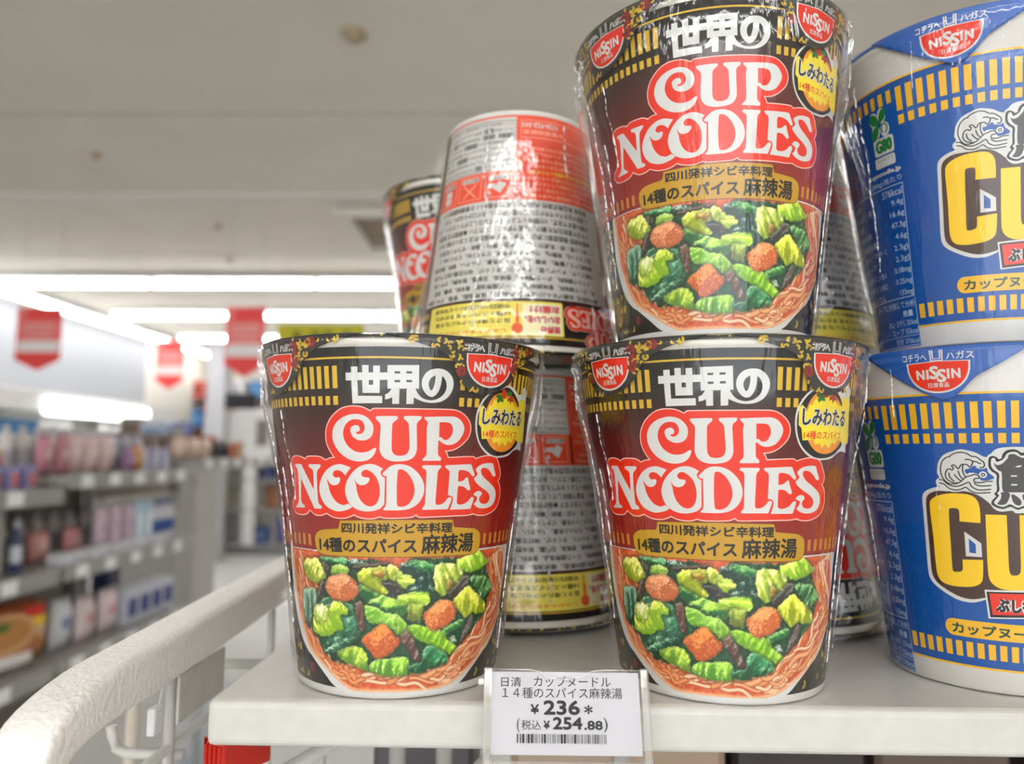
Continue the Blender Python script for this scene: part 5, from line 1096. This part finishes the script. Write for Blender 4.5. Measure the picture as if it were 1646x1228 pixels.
# lower tier glimpsed under the board
r = empty('lower_tier', (.10, .46, .90), 0, 'white wire tier below the shelf board', 'shelf')
for k in range(9): tube('tier_wire', [(-.19 + k * .065, -.16, 0), (-.19 + k * .065, .14, 0)], .002, PAINT, r, 8)
for y in (-.16, .14): tube('tier_bar', [(-.21, y, 0), (.36, y, 0)], .0032, PAINT, r, 8)
for x in (-.155, -.135, -.06): tube('tier_post', [(x, -.12, -.9), (x, -.12, .268)], .0036, PAINT, r, 10)
tube('tier_brace', [(-.19, -.17, .258), (-.14, -.10, .272)], .0028, PAINT, r, 8); tube('tier_brace', [(-.12, -.17, .258), (-.085, -.10, .272)], .0028, PAINT, r, 8)
good('carton', .05, .255, .08, (86, 84, 88), (60, 60, 64), (-.052, .44, .9025), 0, 'grey_box', 'dark grey patterned box on the lower tier', 'box')
good('carton', .105, .255, .10, (176, 152, 128), (190, 170, 148), (.045, .44, .9025), 0, 'tan_box', 'tan carton on the lower tier behind the price tag', 'box')
for k, (x, c, c2, lab) in enumerate(((.135, (48, 38, 34), (70, 60, 56), 'black brown box on the lower tier, first of three'), (.205, (96, 80, 66), (206, 200, 196), 'brown and silver box on the lower tier'), (.29, (44, 28, 24), (120, 70, 50), 'dark maroon box on the lower tier at the right'))):
    good('carton', .066, .258, .09, c, c2, (x, .44, .9025), 0, 'dark_box', lab, 'box')

# ------------------------------------------------------------------ cups
Y_DARK = None
brown = make_brown_cup(); blue = make_blue_cup()
def place(proto, used, x, y, z, flip, off, lid_off, label, group=None):
    o = proto if not used else copy_tree(proto)
    ya = -math.atan2(x, y) + math.radians(off)
    if flip:
        o.rotation_euler = Matrix.Rotation(ya, 3, 'Z').__matmul__(Matrix.Rotation(math.pi, 3, 'Y')).to_euler(); o.location = (x, y, z + H_CUP + .0012)
    else: o.rotation_euler = (0, 0, ya); o.location = (x, y, z)
    for ch in o.children:
        if ch.name.startswith('lid'): ch.rotation_euler = (0, 0, math.radians(lid_off))
    tag(o, label, 'cup noodles', group); return o
S, T = SHELF_Z + .0003, SHELF_Z + .0003 + H_CUP + .0016
place(brown, 0, -.0446, .274, S, 0, 0, -11.5, 'dark red noodle cup standing alone at the front left of the shelf')
place(brown, 1, .0662, .273, S, 0, 1.5, 1, 'dark red noodle cup at front right with the price tag at its left foot')
place(brown, 1, .067, .278, T, 0, 6.5, -5.5, 'dark red noodle cup stacked upright on top of the front right one')
place(brown, 1, -.004, .370, S, 1, 218, 0, 'upside-down noodle cup seen in the gap between the two front cups')
place(brown, 1, -.005, .357, T, 1, 180, 0, 'upside-down noodle cup stacked in the upper row with grey and red back label')
place(brown, 1, -.036, .452, S, 0, -18, 0, 'dark red noodle cup hidden low behind the front left cup')
place(brown, 1, -.0365, .444, T, 0, -18, -12, 'upright dark red noodle cup in the upper row at far left, half hidden')
place(brown, 1, .112, .365, S, 1, 42, 0, 'upside-down noodle cup low behind the front right dark red cup')
place(brown, 1, .118, .370, T, 1, 252, 0, 'upside-down noodle cup high up just right behind the stacked dark red cup')
place(blue, 0, .1668, .2835, S, 0, 0, 0, 'blue noodle cup at the right on the shelf, lower of the front stack')
place(blue, 1, .169, .287, T, 0, 13, -3, 'blue noodle cup at the right stacked upright on another blue cup')
place(blue, 1, .222, .470, S, 0, -20, 0, 'blue noodle cup on the shelf in the back row')
place(blue, 1, .222, .470, T, 0, -20, 0, 'blue noodle cup in the upper back row, only its edge visible')

# ------------------------------------------------------------------ price tag
CLEAR = film_mat('clear plastic holder', .03, .6, .03, .0)
tilt = math.radians(20)
r = empty('price_tag', (.0118, .2325, SHELF_Z - .0015), math.radians(.6), 'clear plastic holder with white paper price label on the shelf edge', 'price tag')
r.rotation_euler = (-tilt, 0, math.radians(.6))
W2, Hh = .0238, .0128
bm = bmesh.new(); add_box(bm, -W2 + .0018, W2 - .0022, -.0002, .0002, -Hh + .0027, Hh - .0005); mesh_obj('paper_label', bm, mat('label paper', (212, 212, 218), .6, .2), r)
def flat(VF, y, m, acc):
    V, Fs = VF; bmx, mats = acc
    if m not in mats: mats.append(m)
    vs = [bmx.verts.new((p[0] / 1000, y, p[1] / 1000)) for p in V]
    for f in Fs:
        try: g = bmx.faces.new([vs[i] for i in f]); g.material_index = mats.index(m)
        except ValueError: pass
acc = (bmesh.new(), []); TK = mat('label ink', (40, 40, 46), .6, .2)
def flat_text(s, a, b, v0, v1, fat):
    VF = text(s, a, b, v0, v1, fat, 3); flat(VF[:2], -.00035, TK, acc)
    if len(VF) == 3:
        for k in range(8): flat((VF[0] + np.array([math.cos(k * math.pi / 4), math.sin(k * math.pi / 4)]) * VF[2], VF[1]), -.00036 - .000003 * k, TK, acc)
for s, a, b, v0, v1, fat in TAGTEXT: flat_text(s, a, b, v0, v1, fat)
x = -14.5; rs = random.Random(11)
while x < 11.6:
    w = rs.choice((.17, .17, .17, .36, .66)); flat(rect(x, x + w, -7.0, -4.6), -.00035, TK, acc); x += w + rs.choice((.22, .3, .5))
bmesh.ops.recalc_face_normals(acc[0], faces=acc[0].faces); mesh_obj('printed_text', acc[0], acc[1], r)
bm = bmesh.new()                                                   # front window with a dip in its upper edge
top = [(-W2, Hh), (-W2 + .013, Hh), (-W2 + .016, Hh - .0006), (-W2 + .019, Hh - .0022), (.0, Hh - .0026), (.004, Hh - .0020), (.008, Hh - .0003), (.011, Hh), (W2, Hh)]
pts = top + [(W2, -Hh), (-W2, -Hh)]
for y in (-.0016,):
    f = [bm.verts.new((px, y - .0003, pz)) for px, pz in pts]; g = [bm.verts.new((px, y + .0003, pz)) for px, pz in pts]; n = len(pts)
    bm.faces.new(f); bm.faces.new(g[::-1])
    for i in range(n): bm.faces.new([f[i], g[i], g[(i + 1) % n], f[(i + 1) % n]])
bmesh.ops.recalc_face_normals(bm, faces=bm.faces); mesh_obj('front_window', bm, CLEAR, r)
CE = film_mat('plastic edge', .22, .8, .12, .25)
tube('window_rim', [(px, -.0018, pz) for px, pz in top], .00028, CE, r, 6)
bm = bmesh.new(); add_box(bm, -W2, W2, .0008, .0014, -Hh, Hh + .0005, .0003, 1); mesh_obj('back_plate', bm, CLEAR, r)
for nm, d in (('side_wall', (-W2 - .0006, -W2 + .0018, -.0022, .0016, -Hh, Hh + .0006)), ('side_wall', (W2 - .0018, W2 + .0006, -.0022, .0016, -Hh, Hh + .0006)), ('bottom_wall', (-W2, W2, -.0022, .0016, -Hh - .0008, -Hh + .0010))): box(nm, d, CE, r, .0004)
for x in (-W2 - .0004, W2 - .0026): box('corner_clip', (x, x + .003, -.0034, .002, -Hh - .0016, -Hh + .0018), CE, r, .0006)
box('hinge_pin', (-W2 - .0024, -W2 - .0006, -.001, .001, Hh - .0045, Hh - .0022), CE, r, .0004)
box('mount_arm', (-.004, .004, .0014, .0045, -.009, -.005), CE, r, .0004)
bpy.context.view_layer.update()
